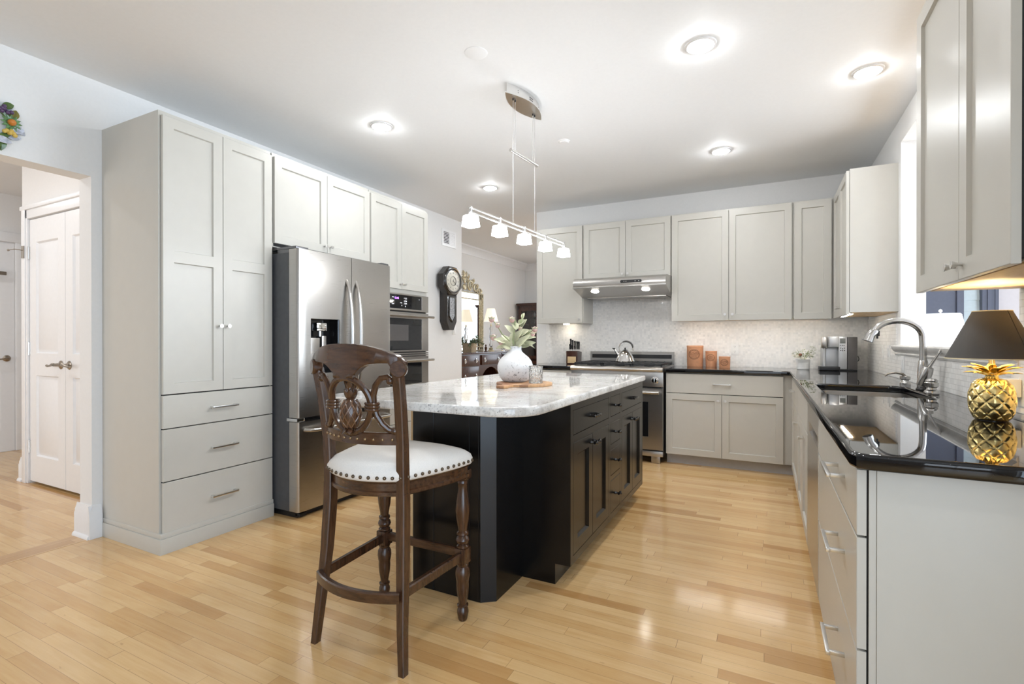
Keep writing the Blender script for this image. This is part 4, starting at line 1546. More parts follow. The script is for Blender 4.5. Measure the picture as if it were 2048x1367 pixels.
# pineapple
g = G()
y0 = yb(0, 0.9)
PR = [(0.004, 0.856), (0.020, 0.862), (0.031, 0.878), (0.037, 0.900), (0.037, 0.920), (0.032, 0.945), (0.022, 0.962), (0.012, 0.969)]
g.lathe(PR, 20, (0, y0, 0))
pa = obj('carved_pineapple', g, 'walnut', t)
g = G()
for s in (1, -1):
    for k in range(9):
        pts = []
        for j in range(9):
            u = j / 8
            z = 0.862 + 0.100 * u
            r = 0
            for (r0, z0), (r1, z1) in zip(PR, PR[1:]):
                if z0 <= z <= z1:
                    r = r0 + (r1 - r0) * (z - z0) / (z1 - z0)
            a = 2 * PI * k / 9 + s * u * 1.6
            pts.append((r * 1.02 * math.cos(a), y0 + r * 1.02 * math.sin(a), z))
        g.tube(pts, 0.0029, 5)
obj('lattice_carving', g, 'walnutL', pa)
g = G()
for tier, (zz, nn, ll, el) in enumerate(((0.962, 7, 0.040, 0.9), (0.970, 7, 0.052, 1.6), (0.982, 6, 0.056, 2.4), (0.992, 4, 0.056, 5.0))):
    for k in range(nn):
        a = 2 * PI * (k + 0.5 * (tier % 2)) / nn
        d = Vector((math.cos(a), math.sin(a), el))
        g.leaf((0.006 * math.cos(a), y0 + 0.006 * math.sin(a), zz), d, (-math.cos(a), -math.sin(a), 0.6), ll, 0.026, -0.1 if tier > 1 else -0.45, 0.004, 0.15, 6)
for k in range(7):
    a = 2 * PI * k / 7
    g.leaf((0.012 * math.cos(a), y0 + 0.012 * math.sin(a), 0.862), (math.cos(a), math.sin(a), -0.45), (0, 0, 1), 0.030, 0.018, 0.3, 0.003, 0.1, 5)
obj('crown_leaves', g, 'walnut', pa)

# ------------------------------------------------------------------ things on the island
BT = IT + 0.016
g = G()
pr = circle(0.165, 44, 0, 0)
pr = [p for p in pr if not (p[1] < -0.14 and abs(p[0] + 0.02) < 0.075)]
i0 = min(range(len(pr)), key=lambda i: (pr[i][1] + 0.2) ** 2 + (pr[i][0] + 0.10) ** 2)
hand = [(-0.055, -0.165), (-0.047, -0.20), (-0.055, -0.235), (-0.045, -0.262), (-0.02, -0.272), (0.005, -0.262), (0.015, -0.235), (0.007, -0.20), (0.015, -0.170)]
left = [p for p in pr if p[0] <= -0.02 and p[1] < 0]
ang = sorted(pr, key=lambda p: (math.atan2(p[1], p[0]) + PI / 2 - 0.05) % (2 * PI))
outl = ang + hand
me = from_curve([outl, circle(0.009, 14, -0.02, -0.245)], 0.008, 0.003, 2, 0.008)
o = obj_me('cutting_board', me, 'board')
o.location = (-1.27, 2.66, IT)
tag(o, 'round striped wood cutting board with a short dark handle, lying on the granite island', 'cutting board')
g = G()
g.lathe([(0.0, 0.0), (0.060, 0.0), (0.078, 0.008), (0.097, 0.035), (0.107, 0.070), (0.107, 0.095), (0.098, 0.122), (0.080, 0.146), (0.058, 0.164), (0.042, 0.178), (0.037, 0.190), (0.0375, 0.206), (0.040, 0.210), (0.036, 0.211), (0.032, 0.20), (0.033, 0.18), (0.05, 0.15)], 40, cap1=False)
o = obj('flower_vase', g, 'vase', smooth=60)
o.location = (-1.345, 2.69, BT)
tag(o, 'round speckled white ceramic vase with a narrow neck on the wood board', 'vase')
t = thing('flower_arrangement', 'pale sage flower stems with dusty pink buds standing in the speckled vase', 'flowers', (-1.345, 2.69, BT))
rx, ry = math.cos(R(26.9)), math.sin(R(26.9))     # direction along the picture for fanning the stems


def fan(u, z, w=0.0):
    return (u * rx - w * ry, u * ry + w * rx, z)


stems = [[(0, .17), (-.03, .24), (-.08, .285), (-.115, .345), (-.14, .372)], [(0.0, .17), (-.05, .215), (-.10, .235), (-.128, .262)], [(0.0, .15), (.01, .25), (.03, .33), (.045, .405)], [(.01, .17), (.035, .25), (.075, .29), (.115, .31)], [(0, .17), (-.015, .25), (.0, .33), (-.005, .37)]]
for si, sp in enumerate(stems):
    g = G()
    g.tube([fan(u, z, 0.012 * math.sin(si * 2.1 + z * 9)) for u, z in sp], [0.004, 0.0038, 0.0035, 0.003, 0.003][:len(sp)], 7)
    obj('stem', g, 'stem', t)
for u, z, r in ((-.142, .372, .017), (-.105, .335, .014), (-.132, .264, .018), (-.085, .235, .015), (.118, .312, .017), (.105, .285, .014), (-.02, .37, .017), (.03, .315, .013)):
    g = G()
    c = fan(u, z, random.uniform(-.02, .02))
    g.sphere(c, (r, r, r * 1.1), 10, 7)
    b = obj('bud', g, 'pink', t)
    g = G()
    for k in range(6):
        a = 2 * PI * k / 6
        g.leaf((c[0], c[1], c[2] - r * .9), (math.cos(a), math.sin(a), 0.6), (0, 0, 1), r * 2.0, r * 1.3, -0.45, 0.001, 0.25, 5)
    obj('sepals', g, 'sage', b)
pet = [(-.02, .20, -.8, .5, .085, .05), (.012, .205, .5, .8, .10, .05), (.03, .21, 1.1, .45, .095, .045), (-.045, .205, -1.2, .25, .085, .045), (.0, .24, .3, 1.0, .085, .05), (.025, .27, .7, .8, .075, .05), (-.012, .285, -.5, .9, .075, .045), (.035, .325, .4, .9, .06, .04),
       (.005, .31, -.2, 1.0, .07, .045), (.055, .25, .9, .5, .075, .04), (.0, .22, -.25, 1.0, .10, .05), (.07, .29, 1.0, .2, .06, .035), (-.06, .235, -.9, .45, .07, .04), (.03, .22, 1.3, .2, .10, .045), (.045, .375, .1, 1.0, .055, .022), (.02, .345, .7, .6, .05, .035), (.0, .345, -.6, .7, .05, .035), (-.03, .22, -.5, .9, .09, .045)]
for i, (u, z, du, dz, ln, wd) in enumerate(pet):
    g = G()
    w = random.uniform(-0.025, 0.025)
    d = fan(du, dz, random.uniform(-.7, .7))
    g.leaf(fan(u, z, w), d, fan(-du * .6 + random.uniform(-.6, .6), random.uniform(.2, .9), -1.0), ln, wd, random.uniform(0.25, 0.55), 0.0016, random.uniform(0.15, 0.4), 8, 0.8)
    obj('petal', g, 'sage', t)
g = G()
g.lathe([(0.0, 0.0), (0.036, 0.0), (0.040, 0.004), (0.041, 0.098), (0.039, 0.10), (0.0365, 0.097), (0.036, 0.012), (0.0, 0.010)], 36)
dg = NT('hammered_glass')
vor = dg.n('ShaderNodeTexVoronoi', Vector=dg.coord(), Scale=110)
dg.bump(vor.outputs[0], 0.9, 0.004)
mh = dg.set(Base_Color=(0.97, 0.98, 0.98), Roughness=0.03, Transmission_Weight=1.0, IOR=1.42)
o = obj('glass_tumbler', g, mh)
o.location = (-1.185, 2.635, BT)
tag(o, 'clear textured glass tumbler on the wood board beside the speckled vase', 'glass')

# ------------------------------------------------------------------ back counter things
CT = 0.9143


def canister(x, y, r, h, word, label):
    t = thing('terracotta_canister', label, 'canister', (x, y, CT), group='terracotta canisters on the back counter')
    g = G(); g.lathe([(0.0, 0), (r * 0.92, 0), (r * 0.94, 0.004), (r * 0.985, h * 0.9), (r * 0.975, h * 0.905)], 32)
    b = obj('jar', g, 'terra', t)
    g = G(); g.lathe([(r * 0.98, h * 0.905), (r * 1.0, h * 0.915), (r * 1.0, h * 0.985), (r * 0.985, h), (0.0, h)], 32, cap0=True)
    obj('lid', g, 'terra', t)
    hw, hh, zc = r * 0.74, min(r * 0.62, h * 0.30), h * (0.58 if h > 0.12 else 0.46)

    def wrap(me):
        for v in me.vertices:
            a = v.co.x / r
            z = v.co.y
            rr = r * (0.94 + 0.045 * (zc + z) / (h * 0.9)) + 0.0006 + v.co.z * 0.5
            v.co = (rr * math.sin(a), -rr * math.cos(a), zc + z)
        return me
    parts = bmesh.new()
    for body, size, oy in ((word, hh * 0.62, hh * 0.28), ('ORIGINAL POTTERY', hh * 0.20, -0.05 * hh), ('CANISTERS', hh * 0.20, -0.32 * hh), ('MADE IN ENGLAND', hh * 0.15, -0.56 * hh)):
        me = text_mesh(body, size, 0.0004)
        wmax = max(v.co.x for v in me.vertices) if me.vertices else 0
        k = min(1, hw * 0.82 / wmax) if wmax else 1
        for v in me.vertices:
            v.co.x *= k
            v.co.y += oy
        parts.from_mesh(me)
        bpy.data.meshes.remove(me)
    for f in (1.0, 0.86):
        ri = [[parts.verts.new((hw * f * q * math.cos(2 * PI * i / 48), hh * f * q * math.sin(2 * PI * i / 48), 0.0004)) for i in range(48)] for q in (1.0, 0.94)]
        for i in range(48):
            j = (i + 1) % 48
            parts.faces.new((ri[0][i], ri[0][j], ri[1][j], ri[1][i]))
    me = bpy.data.meshes.new('oval_stamp')
    parts.to_mesh(me)
    parts.free()
    obj_me('oval_stamp', wrap(me), 'ink', b)


canister(-0.652, 5.437, 0.081, 0.214, 'SUGAR', 'tallest terracotta canister with an oval stamp, nearest the range')
canister(-0.497, 5.444, 0.056, 0.160, 'TEA', 'medium terracotta canister with an oval stamp, between the tall and short ones')
canister(-0.365, 5.350, 0.053, 0.108, 'COFFEE', 'shortest terracotta canister with an oval stamp, nearest the wall outlet')

# knife block
t = thing('knife_block', 'dark wooden knife block with pale front panel left of the range', 'knife block', (-1.953, 5.40, CT))
g = G()
g.prism([(-0.07, 0.0), (0.07, 0.0), (0.085, 0.135), (-0.03, 0.15), (-0.072, 0.148)], -0.066, 0.066, 'x', 0.003)
obj('block', g, 'mahog', t)
g = G(); g.box(-0.050, 0.050, -0.0735, -0.0705, 0.012, 0.085, 0.001)
obj('front_panel', g, 'maple', t)
for x, y, zt in ((-0.048, 0.03, 0.285), (-0.024, 0.03, 0.272), (0.002, 0.03, 0.262), (0.028, 0.03, 0.257), (0.050, 0.03, 0.255), (-0.036, -0.025, 0.225), (-0.008, -0.025, 0.215), (0.022, -0.025, 0.205)):
    kn = thing('kitchen_knife', 'black handled knife standing in the dark knife block', 'knife', (-1.953 + x, 5.40 + y, CT), group='black handled knives in the knife block')
    g = G(); g.tube([(0, 0.0, 0.165), (0, -0.002, 0.19), (0, 0.002, zt - 0.03), (0, -0.004, zt - 0.008), (0, -0.006, zt)], [0.0075, 0.0085, 0.0085, 0.010, 0.007], 8, sq=(0.8, 1.2))
    obj('handle', g, 'plastic', kn)
    g = G(); g.box(-0.001, 0.001, -0.011, 0.011, 0.1515, 0.166)
    obj('blade', g, 'chrome', kn)

# kettle
t = thing('kettle', 'polished steel conical kettle with a black topped arched handle on the range', 'kettle', (-1.32, 5.22, 0.9585))
g = G(); g.lathe([(0.0, 0.0), (0.098, 0.0), (0.103, 0.006), (0.098, 0.016), (0.080, 0.055), (0.056, 0.095), (0.036, 0.115), (0.030, 0.118), (0.0, 0.119)], 36)
b = obj('kettle_body', g, 'chrome', t)
g = G(); g.lathe([(0.030, 0.1185), (0.022, 0.124), (0.006, 0.127), (0.005, 0.133)], 20, cap1=True); g.sphere((0, 0, 0.139), 0.0085)
obj('lid', g, 'blackmetal', t)
g = G(); g.tube([(-0.060, 0, 0.06), (-0.085, 0, 0.085), (-0.105, 0, 0.118), (-0.112, 0, 0.126)], [0.02, 0.015, 0.011, 0.010], 12)
obj('spout', g, 'chrome', t)
g = G(); g.sphere((-0.118, 0, 0.134), (0.012, 0.010, 0.009), 10, 7); g.tube([(-0.122, 0, 0.134), (-0.138, 0, 0.141)], [0.006, 0.003], 8)
obj('spout_whistle', g, 'blackmetal', t)
g = G()
pts = [(-0.056, 0, 0.092)] + [(0.072 * math.cos(R(a)) * 1.0 + 0.008, 0, 0.150 + 0.062 * math.sin(R(a))) for a in range(190, -20, -14)] + [(0.085, 0, 0.112)]
g.tube(pts, 0.0048, 8)
obj('handle', g, 'chrome', t)
g = G()
g.tube([(0.072 * math.cos(R(a)) + 0.008, 0, 0.150 + 0.062 * math.sin(R(a))) for a in range(120, -20, -14)], [0.006, 0.0085, 0.0095, 0.0095, 0.0095, 0.0095, 0.0095, 0.0095, 0.0085, 0.006], 10)
obj('handle_grip', g, 'grayplastic', t)

# flower pot
t = thing('flower_pot', 'white ribbed flower pot on the back counter near the corner', 'flower pot', (0.303, 5.305, CT))
g = G()
pf = [(0.0, 0.0), (0.048, 0.0)]
for k in range(7):
    z = 0.004 + k * 0.0125
    pf += [(0.0515 + k * 0.0006, z), (0.0525 + k * 0.0006, z + 0.006), (0.0515 + k * 0.0006, z + 0.0105)]
pf += [(0.056, 0.093), (0.052, 0.093), (0.05, 0.08), (0.0, 0.078)]
g.lathe(pf, 30)
obj('pot', g, 'white', t)
g = G()
for k in range(6):
    g.lathe([(0.0523 + k * 0.0006, 0.0145 + k * 0.0125), (0.0530 + k * 0.0006, 0.0155 + k * 0.0125), (0.0523 + k * 0.0006, 0.0165 + k * 0.0125)], 30, cap0=False, cap1=False)
obj('gray_stripes', g, 'silverplastic', t)
t = thing('potted_plant', 'small bunch of white flowers and pale green leaves in the ribbed pot', 'plant', (0.303, 5.305, CT))
g = G()
for k in range(16):
    a = random.uniform(0, 2 * PI); e = random.uniform(0.8, 2.2)
    d = Vector((math.cos(a), math.sin(a), e)).normalized()
    ln = random.uniform(0.07, 0.13)
    g.tube([(0.01 * math.cos(a), 0.01 * math.sin(a), 0.08), tuple(Vector((0, 0, 0.08)) + d * ln * 0.6), tuple(Vector((0, 0, 0.075)) + d * ln)], 0.0014, 5)
obj('stems', g, 'stem', t)
g = G()
for k in range(130):
    a = random.uniform(0, 2 * PI); r = 0.085 * math.sqrt(random.random()); z = 0.098 + 0.085 * random.random() * (1 - (r / 0.11) ** 2) + r * 0.15
    if random.random() < 0.2:
        a = random.uniform(-0.4, 0.5); r = random.uniform(0.05, 0.09); z = 0.12 + random.random() * 0.09
    d = (math.cos(a) + random.uniform(-.4, .4), math.sin(a) + random.uniform(-.4, .4), random.uniform(0.1, 1))
    g.leaf((r * math.cos(a), r * math.sin(a), z), d, (0, 0, 1), random.uniform(.014, .026), .010, 0.3, .0008, .15, 3)
o = obj('foliage', g, simple('pale_green_foliage', (0.27, 0.30, 0.16), 0.6, var=0.35), t); o['kind'] = 'stuff'
for k in range(11):
    a = PI + random.uniform(0.2, 1.9) if k < 8 else random.uniform(-1.5, 0)
    r = random.uniform(0.035, 0.085)
    c = (r * math.cos(a), r * math.sin(a), random.uniform(0.095, 0.135))
    g = G()
    for q in range(6):
        b = 2 * PI * q / 6
        g.leaf(c, (math.cos(b) + math.cos(a), math.sin(b) + math.sin(a), 0.5), (0, 0, 1), 0.024, 0.013, 0.2, .001, .2, 3)
    obj('blossom', g, 'flower', t)
g = G(); g.sphere((-0.025, -0.058, 0.135), 0.014)
obj('brown_flower_center', g, simple('rust_brown', (0.16, 0.05, 0.02), 0.7), t)

# coffee maker
t = thing('coffee_maker', 'silver and black pod coffee maker in the back counter corner', 'coffee maker', (0.42, 5.245, CT))
g = G(); g.box(0.0, 0.155, -0.075, 0.06, 0.002, 0.036, 0.006); g.box(0.14, 0.29, 0.0, 0.19, 0.0, 0.012, 0.003)
obj('drip_base', g, 'plastic', t)
g = G(); g.box(0.150, 0.214, 0.0, 0.19, 0.012, 0.300, 0.006)
cp_ = obj('control_column', g, 'silverplastic', t)
g = G(); g.box(0.161, 0.202, -0.0012, 0.001, 0.240, 0.284, 0.0005)
obj('display', g, simple('gray_lcd', (0.19, 0.20, 0.19), 0.2), cp_)
g = G()
for x, z in ((0.164, 0.222), (0.178, 0.222), (0.191, 0.222), (0.166, 0.198), (0.180, 0.192), (0.195, 0.198), (0.166, 0.178), (0.180, 0.176), (0.195, 0.178)):
    g.loops([[(x + p[0] * 0.0048, -0.0005, z + p[1] * 0.0042) for p in circle(1, 12)], [(x + p[0] * 0.0042, -0.0018, z + p[1] * 0.0036) for p in circle(1, 12)]])
obj('button_row', g, 'grayplastic', cp_)
g = G(); g.box(0.216, 0.290, 0.0, 0.19, 0.012, 0.296, 0.004)
obj('water_tank', g, 'grayplastic', t)
g = G(); g.box(0.075, 0.150, -0.045, 0.15, 0.205, 0.302, 0.012)
obj('brew_head', g, 'silverplastic', t)
g = G(); g.lathe([(0.0, 0.196), (0.026, 0.196), (0.028, 0.20), (0.028, 0.285), (0.025, 0.290), (0.025, 0.298), (0.0, 0.30)], 22, (0.045, 0.0, 0))
obj('pod_holder', g, 'steel', t)
g = G(); g.box(0.03, 0.15, 0.06, 0.19, 0.03, 0.205, 0.004); g.cyl((0.045, 0.03, 0.036), (0.045, 0.03, 0.20), 0.014, 14)
obj('back_column', g, 'silverplastic', t)
g = G(); g.tube([(0.290, 0.06, 0.13), (0.302, 0.06, 0.125), (0.309, 0.06, 0.105), (0.304, 0.06, 0.085), (0.290, 0.06, 0.08)], 0.0035, 7)
obj('power_cord', g, 'plastic', t)


# ------------------------------------------------------------------ outlets and switches
def plate(name, label, cat, loc, rz, kind, W=0.072, H=0.115):
    t = thing(name, label, cat, loc, rz)
    g = G(); g.box(-W / 2, W / 2, -0.006, 0.0, -H / 2, H / 2, 0.002)
    obj('cover_plate', g, 'white', t)
    if kind == 'outlet':
        for z in (-0.024, 0.024):
            g = G(); g.prism(rrect(-0.017, 0.017, z - 0.016, z + 0.016, 0.008), -0.0085, -0.0055, 'y')
            s = obj('socket', g, 'white', t)
            g = G(); g.box(-0.008, -0.006, -0.0092, -0.008, z, z + 0.009); g.box(0.006, 0.008, -0.0092, -0.008, z, z + 0.009); g.box(-0.002, 0.002, -0.0092, -0.008, z - 0.011, z - 0.006)
            obj('slots', g, 'plastic', s)
    else:
        g = G(); g.box(-0.016, 0.016, -0.010, -0.005, -0.033, 0.033, 0.002)
        obj('rocker', g, 'white', t)
    return t


plate('wall_outlet', 'white wall outlet in the mosaic tile between canisters and flower pot', 'outlet', (-0.283, YB - 0.008, 1.092), 0, 'outlet')
plate('wall_switch', 'white wall switch in the right wall tile, nearest the back corner', 'switch', (XR - 0.008, 4.87, 1.088), R(-90), 'switch')
plate('wall_switch', 'wider white wall switch in the right wall tile, just beside the pass-through ledge', 'switch', (XR - 0.008, 4.66, 1.088), R(-90), 'switch', 0.085)
plate('wall_switch', 'white wall switch in the right wall tile below the pass-through ledge behind the faucet', 'switch', (XR - 0.008, 4.22, 1.018), R(-90), 'switch')
t = plate('wall_outlet', 'white wall outlet with a plugged-in device behind the gold pineapple lamp', 'outlet', (XR - 0.008, 2.47, 1.005), R(-90), 'outlet', 0.12, 0.125)
t2 = thing('plug_in_device', 'white plug-in box with a round black lens on the outlet behind the pineapple lamp', 'plug-in device', (XR - 0.008, 2.47, 1.005), R(-90))
g = G(); g.box(-0.03, 0.035, -0.055, -0.0065, -0.032, 0.034, 0.006)
obj('housing', g, 'white', t2)
g = G(Matrix.Translation((-0.012, -0.055, 0.0)) @ Matrix.Rotation(R(90), 4, 'X'))
g.lathe([(0.0, 0), (0.026, 0), (0.027, 0.014), (0.022, 0.018), (0.014, 0.012), (0.0, 0.011)], 22)
obj('lens_ring', g, 'blackmetal', t2)
plate('wall_switch', 'white wall switch low on the white wall just below the pendulum clock', 'switch', (XW, 5.40, 1.315), R(90), 'switch')

# ------------------------------------------------------------------ pineapple lamp
t = thing('pineapple_lamp', 'gold pineapple table lamp with a black shade on the black counter', 'table lamp', (0.672, 2.215, CT))
g = G()
PL = [(0.0, 0.0), (0.040, 0.0), (0.047, 0.006), (0.056, 0.028), (0.0605, 0.060), (0.059, 0.090), (0.051, 0.118), (0.038, 0.134), (0.022, 0.140), (0.0, 0.141)]
nr, ns = 64, 144


def prof_r(z):
    for (r0, z0), (r1, z1) in zip(PL[1:], PL[2:]):
        if z0 <= z <= z1 and z1 > z0:
            return r0 + (r1 - r0) * (z - z0) / (z1 - z0)
    return 0.02


rings = []
for j in range(nr + 1):
    z = 0.0005 + 0.139 * j / nr
    r = prof_r(z)
    fade = min(1, j / 6, (nr - j) / 6)
    row = []
    for i in range(ns):
        a = 2 * PI * i / ns
        u, w = a * 9 / PI / 2 + z * 24, a * 9 / PI / 2 - z * 24
        d = min(abs((u % 1) - 0.5), abs((w % 1) - 0.5)) * 2
        rr = r - 0.0035 * fade * max(0, 1 - d * 5) + 0.0012 * fade * d
        row.append((rr * math.cos(a), rr * math.sin(a), z))
    rings.append(row)
g.loops(rings)
b = obj('lamp_base', g, 'brass', t, smooth=50)
g = G(); g.lathe([(0.030, -0.0), (0.042, 0.0), (0.042, 0.004), (0.03, 0.004)], 24)
obj('foot', g, 'blackmetal', t)
g = G()
g.lathe([(0.020, 0.138), (0.016, 0.146), (0.018, 0.156), (0.012, 0.165), (0.0, 0.166)], 18)
for tier, (nn, zz, el, ln) in enumerate(((9, 0.148, 0.45, 0.062), (8, 0.152, 0.75, 0.068), (6, 0.157, 1.1, 0.055))):
    for k in range(nn):
        a = 2 * PI * (k + 0.5 * (tier % 2)) / nn + 0.3
        g.leaf((0.010 * math.cos(a), 0.010 * math.sin(a), zz), (math.cos(a), math.sin(a), el), (0, 0, 1), ln, 0.021, 0.28, 0.0018, 0.18, 7)
obj('crown_leaves', g, 'brass', t)
g = G(); g.cyl((0, 0, 0.16), (0, 0, 0.235), 0.0085, 12); g.cyl((0, 0, 0.235), (0, 0, 0.25), 0.014, 12)
obj('stem', g, 'brass', t)
g = G(); g.sphere((0, 0, 0.285), (0.022, 0.022, 0.034), 12, 8)
obj('bulb', g, glow('warm_bulb', (1, 0.80, 0.48), 22), t)


g = G(); g.lathe([(0.1205, 0.205), (0.050, 0.362)], 48, cap0=False, cap1=False)
sh = obj('lamp_shade', g, 'shadeB', t, smooth=60)
g = G(); g.lathe([(0.1185, 0.2053), (0.0482, 0.3617)], 48, cap0=False, cap1=False)
obj('shade_lining', g, 'cream', sh, smooth=60)
g = G()
for r, z in ((0.1200, 0.2045), (0.0495, 0.3625)):
    g.tube([(r * math.cos(2 * PI * k / 48), r * math.sin(2 * PI * k / 48), z) for k in range(48)], 0.0018, 6, closed=True)
obj('shade_binding', g, 'cream', sh)
g = G(); a_ = R(-60)
g.tube([(0.1208 * math.cos(a_), 0.1208 * math.sin(a_), 0.205), (0.0503 * math.cos(a_), 0.0503 * math.sin(a_), 0.362)], 0.0012, 6)
obj('shade_seam', g, 'plastic', sh)
g = G(); g.tube([(-0.052, 0, 0.352), (0, 0, 0.338), (0.052, 0, 0.352)], 0.0015, 6); g.cyl((0, 0, 0.318), (0, 0, 0.34), 0.003, 6)
obj('harp', g, 'brass', t)


def point(name, loc, power, col, r=0.02, parent=None):
    l = bpy.data.lights.new(name, 'POINT')
    l.energy = power
    l.color = col
    l.shadow_soft_size = r
    o = bpy.data.objects.new(name, l)
    COL.objects.link(o)
    o.location = loc
    return o


point('pineapple_lamp_bulb_light', (0.672, 2.215, CT + 0.328), 4.0, (1, 0.80, 0.48), 0.012)

# ------------------------------------------------------------------ sunroom lamp and its table
t = thing('white_table_lamp', 'white paneled lampshade lamp standing in the sunroom beyond the pass-through', 'table lamp', (1.335, 5.5, 0.70))
g = G()
hexb = [(0.215 * math.cos(R(60 * k + 12)), 0.215 * math.sin(R(60 * k + 12)), 0.435) for k in range(6)]
hext = [(0.150 * math.cos(R(60 * k + 12)), 0.150 * math.sin(R(60 * k + 12)), 0.705) for k in range(6)]
g.loops([hexb, hext], cap0=False, cap1=False)
sh = obj('lamp_shade', g, 'shadeW', t, smooth=10)
g = G()
for a, b_ in zip(hexb, hext):
    g.cyl(a, b_, 0.004, 6)
for rg_ in (hexb, hext):
    g.tube(rg_, 0.005, 6, closed=True)
obj('shade_ribs', g, 'silverplastic', sh)
g = G(); g.lathe([(0.0, 0.0), (0.075, 0.0), (0.075, 0.02), (0.03, 0.04), (0.055, 0.13), (0.06, 0.22), (0.04, 0.32), (0.012, 0.36), (0.006, 0.38), (0.005, 0.72), (0.014, 0.728), (0.012, 0.742), (0.0, 0.75)], 20)
obj('lamp_base', g, 'white', t)
t = thing('sunroom_side_table', 'side table under the white lamp in the sunroom, hidden below the ledge', 'side table', (1.335, 5.5, 0))
g = G(); g.lathe([(0.0, 0.665), (0.29, 0.665), (0.30, 0.675), (0.30, 0.690), (0.29, 0.70), (0.0, 0.70)], 32)
obj('tabletop', g, 'navy', t)
g = G(); g.lathe([(0.20, 0.0), (0.20, 0.02), (0.04, 0.05), (0.03, 0.3), (0.04, 0.665)], 20)
obj('pedestal', g, 'navy', t)

# ------------------------------------------------------------------ left wall: clock, vent, wreath
t = thing('wall_clock', 'dark wood octagonal pendulum clock with a round dial on the white wall', 'clock', (XW, 5.185, 1.915), R(90))
g = G()
g.prism([(-0.105, 0.10), (-0.105, -0.50), (-0.04, -0.605), (0.05, -0.605), (0.115, -0.50), (0.115, 0.10)], -0.105, -0.001, 'y', 0.003)
obj('case', g, 'ebony', t)
g = G()
oc = [(0.200 / math.cos(R(22.5)) * math.cos(R(22.5 + 45 * k)), 0.175 / math.cos(R(22.5)) * math.sin(R(22.5 + 45 * k))) for k in range(8)]
g.prism(oc, -0.128, -0.03, 'y', 0.008)
fr = obj('octagon_frame', g, 'ebony', t)


def face_ring(r0, r1, z=0.0, y=-0.13, k=0.88, th=0.006):
    g = G()
    g.loops([[(p[0], y + th, p[1]) for p in circle(r0, 40, 0, z, r0 * k)], [(p[0], y - 0.004, p[1]) for p in circle((r0 + r1) / 2 + 0.004, 40, 0, z, ((r0 + r1) / 2 + .004) * k)], [(p[0], y, p[1]) for p in circle(r1, 40, 0, z, r1 * k)]], cap0=False, cap1=False)
    return g


obj('bezel', face_ring(0.176, 0.150), 'ebony', fr)
obj('outer_rim', face_ring(0.183, 0.176, y=-0.1325), 'chrome', fr)
obj('bezel_rim', face_ring(0.152, 0.142, y=-0.1315), 'chrome', fr)
g = G()
g.loops([[(p[0], -0.1285, p[1]) for p in circle(0.146, 40, 0, 0, 0.129)], [(p[0], -0.1295, p[1]) for p in circle(0.144, 40, 0, 0, 0.127)]])
dl = obj('dial', g, simple('aged_cream_dial', (0.68, 0.65, 0.56), 0.3, var=0.08, nscale=12, spec=0.6), fr)
g = G()
NUM = ['XII', 'I', 'II', 'III', 'IIII', 'V', 'VI', 'VII', 'VIII', 'IX', 'X', 'XI']
tmp = bmesh.new()
for k, nme in enumerate(NUM):
    a = PI / 2 - 2 * PI * k / 12
    me = text_mesh(nme, 0.030, 0.0002)
    rot = a - PI / 2
    for v in me.vertices:
        x, y = v.co.x * 0.8, v.co.y
        X = x * math.cos(rot) - y * math.sin(rot) + 0.112 * math.cos(a)
        Z = (x * math.sin(rot) + y * math.cos(rot) + 0.112 * math.sin(a)) * 0.88
        v.co = (X, -0.130 - v.co.z, Z)
    tmp.from_mesh(me)
    bpy.data.meshes.remove(me)
me = bpy.data.meshes.new('numerals'); tmp.to_mesh(me); tmp.free()
obj_me('numerals', me, 'plastic', dl)
obj('chapter_ring', face_ring(0.062, 0.058, y=-0.1297, th=0.0004), 'plastic', dl)
g = G()
for a, ln in ((R(60), 0.06), (R(-40), 0.09)):
    g.tube([(0, -0.132, 0), (ln * math.cos(a), -0.132, ln * math.sin(a) * .88)], [0.003, 0.0012], 6)
obj('hands', g, 'plastic', dl)
g = G()
pw = [(-0.058, -0.20), (-0.058, -0.43), (0.005, -0.505), (0.068, -0.43), (0.068, -0.20)]
g.prism(pw, -0.1115, -0.1055, 'y')
wd = obj('pendulum_window', g, simple('etched_clock_glass', (0.42, 0.44, 0.47), 0.06, 0.35, var=0.5, nscale=55), t)
g = G()
pts = [(x * 1.0, -0.112, z) for x, z in pw]
g.tube(pts, 0.007, 8, closed=True)
obj('window_frame', g, 'ebony', wd)
g = G()
g.tube([(x * 1.35 - .002, -0.1065, z * 1.04 + (0.02 if z < -.3 else 0.01)) for x, z in pw], 0.0025, 6, closed=True)
obj('line_inlay', g, 'chrome', t)

t = thing('wall_vent', 'white wall register with dark louvres high on the wall above the clock', 'vent', (XW, 5.28, 2.465), R(90))
g = G()
g.front(-0.155, 0.155, -0.105, 0.105, 0.008, [(-0.125, 0.125, -0.075, 0.075)], 0.006, 0.002)
for v in g.bm.verts:
    v.co.y -= 0.009
obj('vent_frame', g, 'trim', t)
g = G()
for k in range(8):
    g.box(-0.124, -0.004, -0.0085, -0.003, -0.072 + k * 0.0185, -0.0645 + k * 0.0185)
    g.box(0.004, 0.124, -0.0085, -0.003, -0.072 + k * 0.0185, -0.058 + k * 0.0185)
obj('louvres', g, 'trim', t)
g = G(); g.box(-0.123, -0.002, -0.0032, -0.002, -0.074, 0.074)
obj('dark_opening', g, 'dark', t)

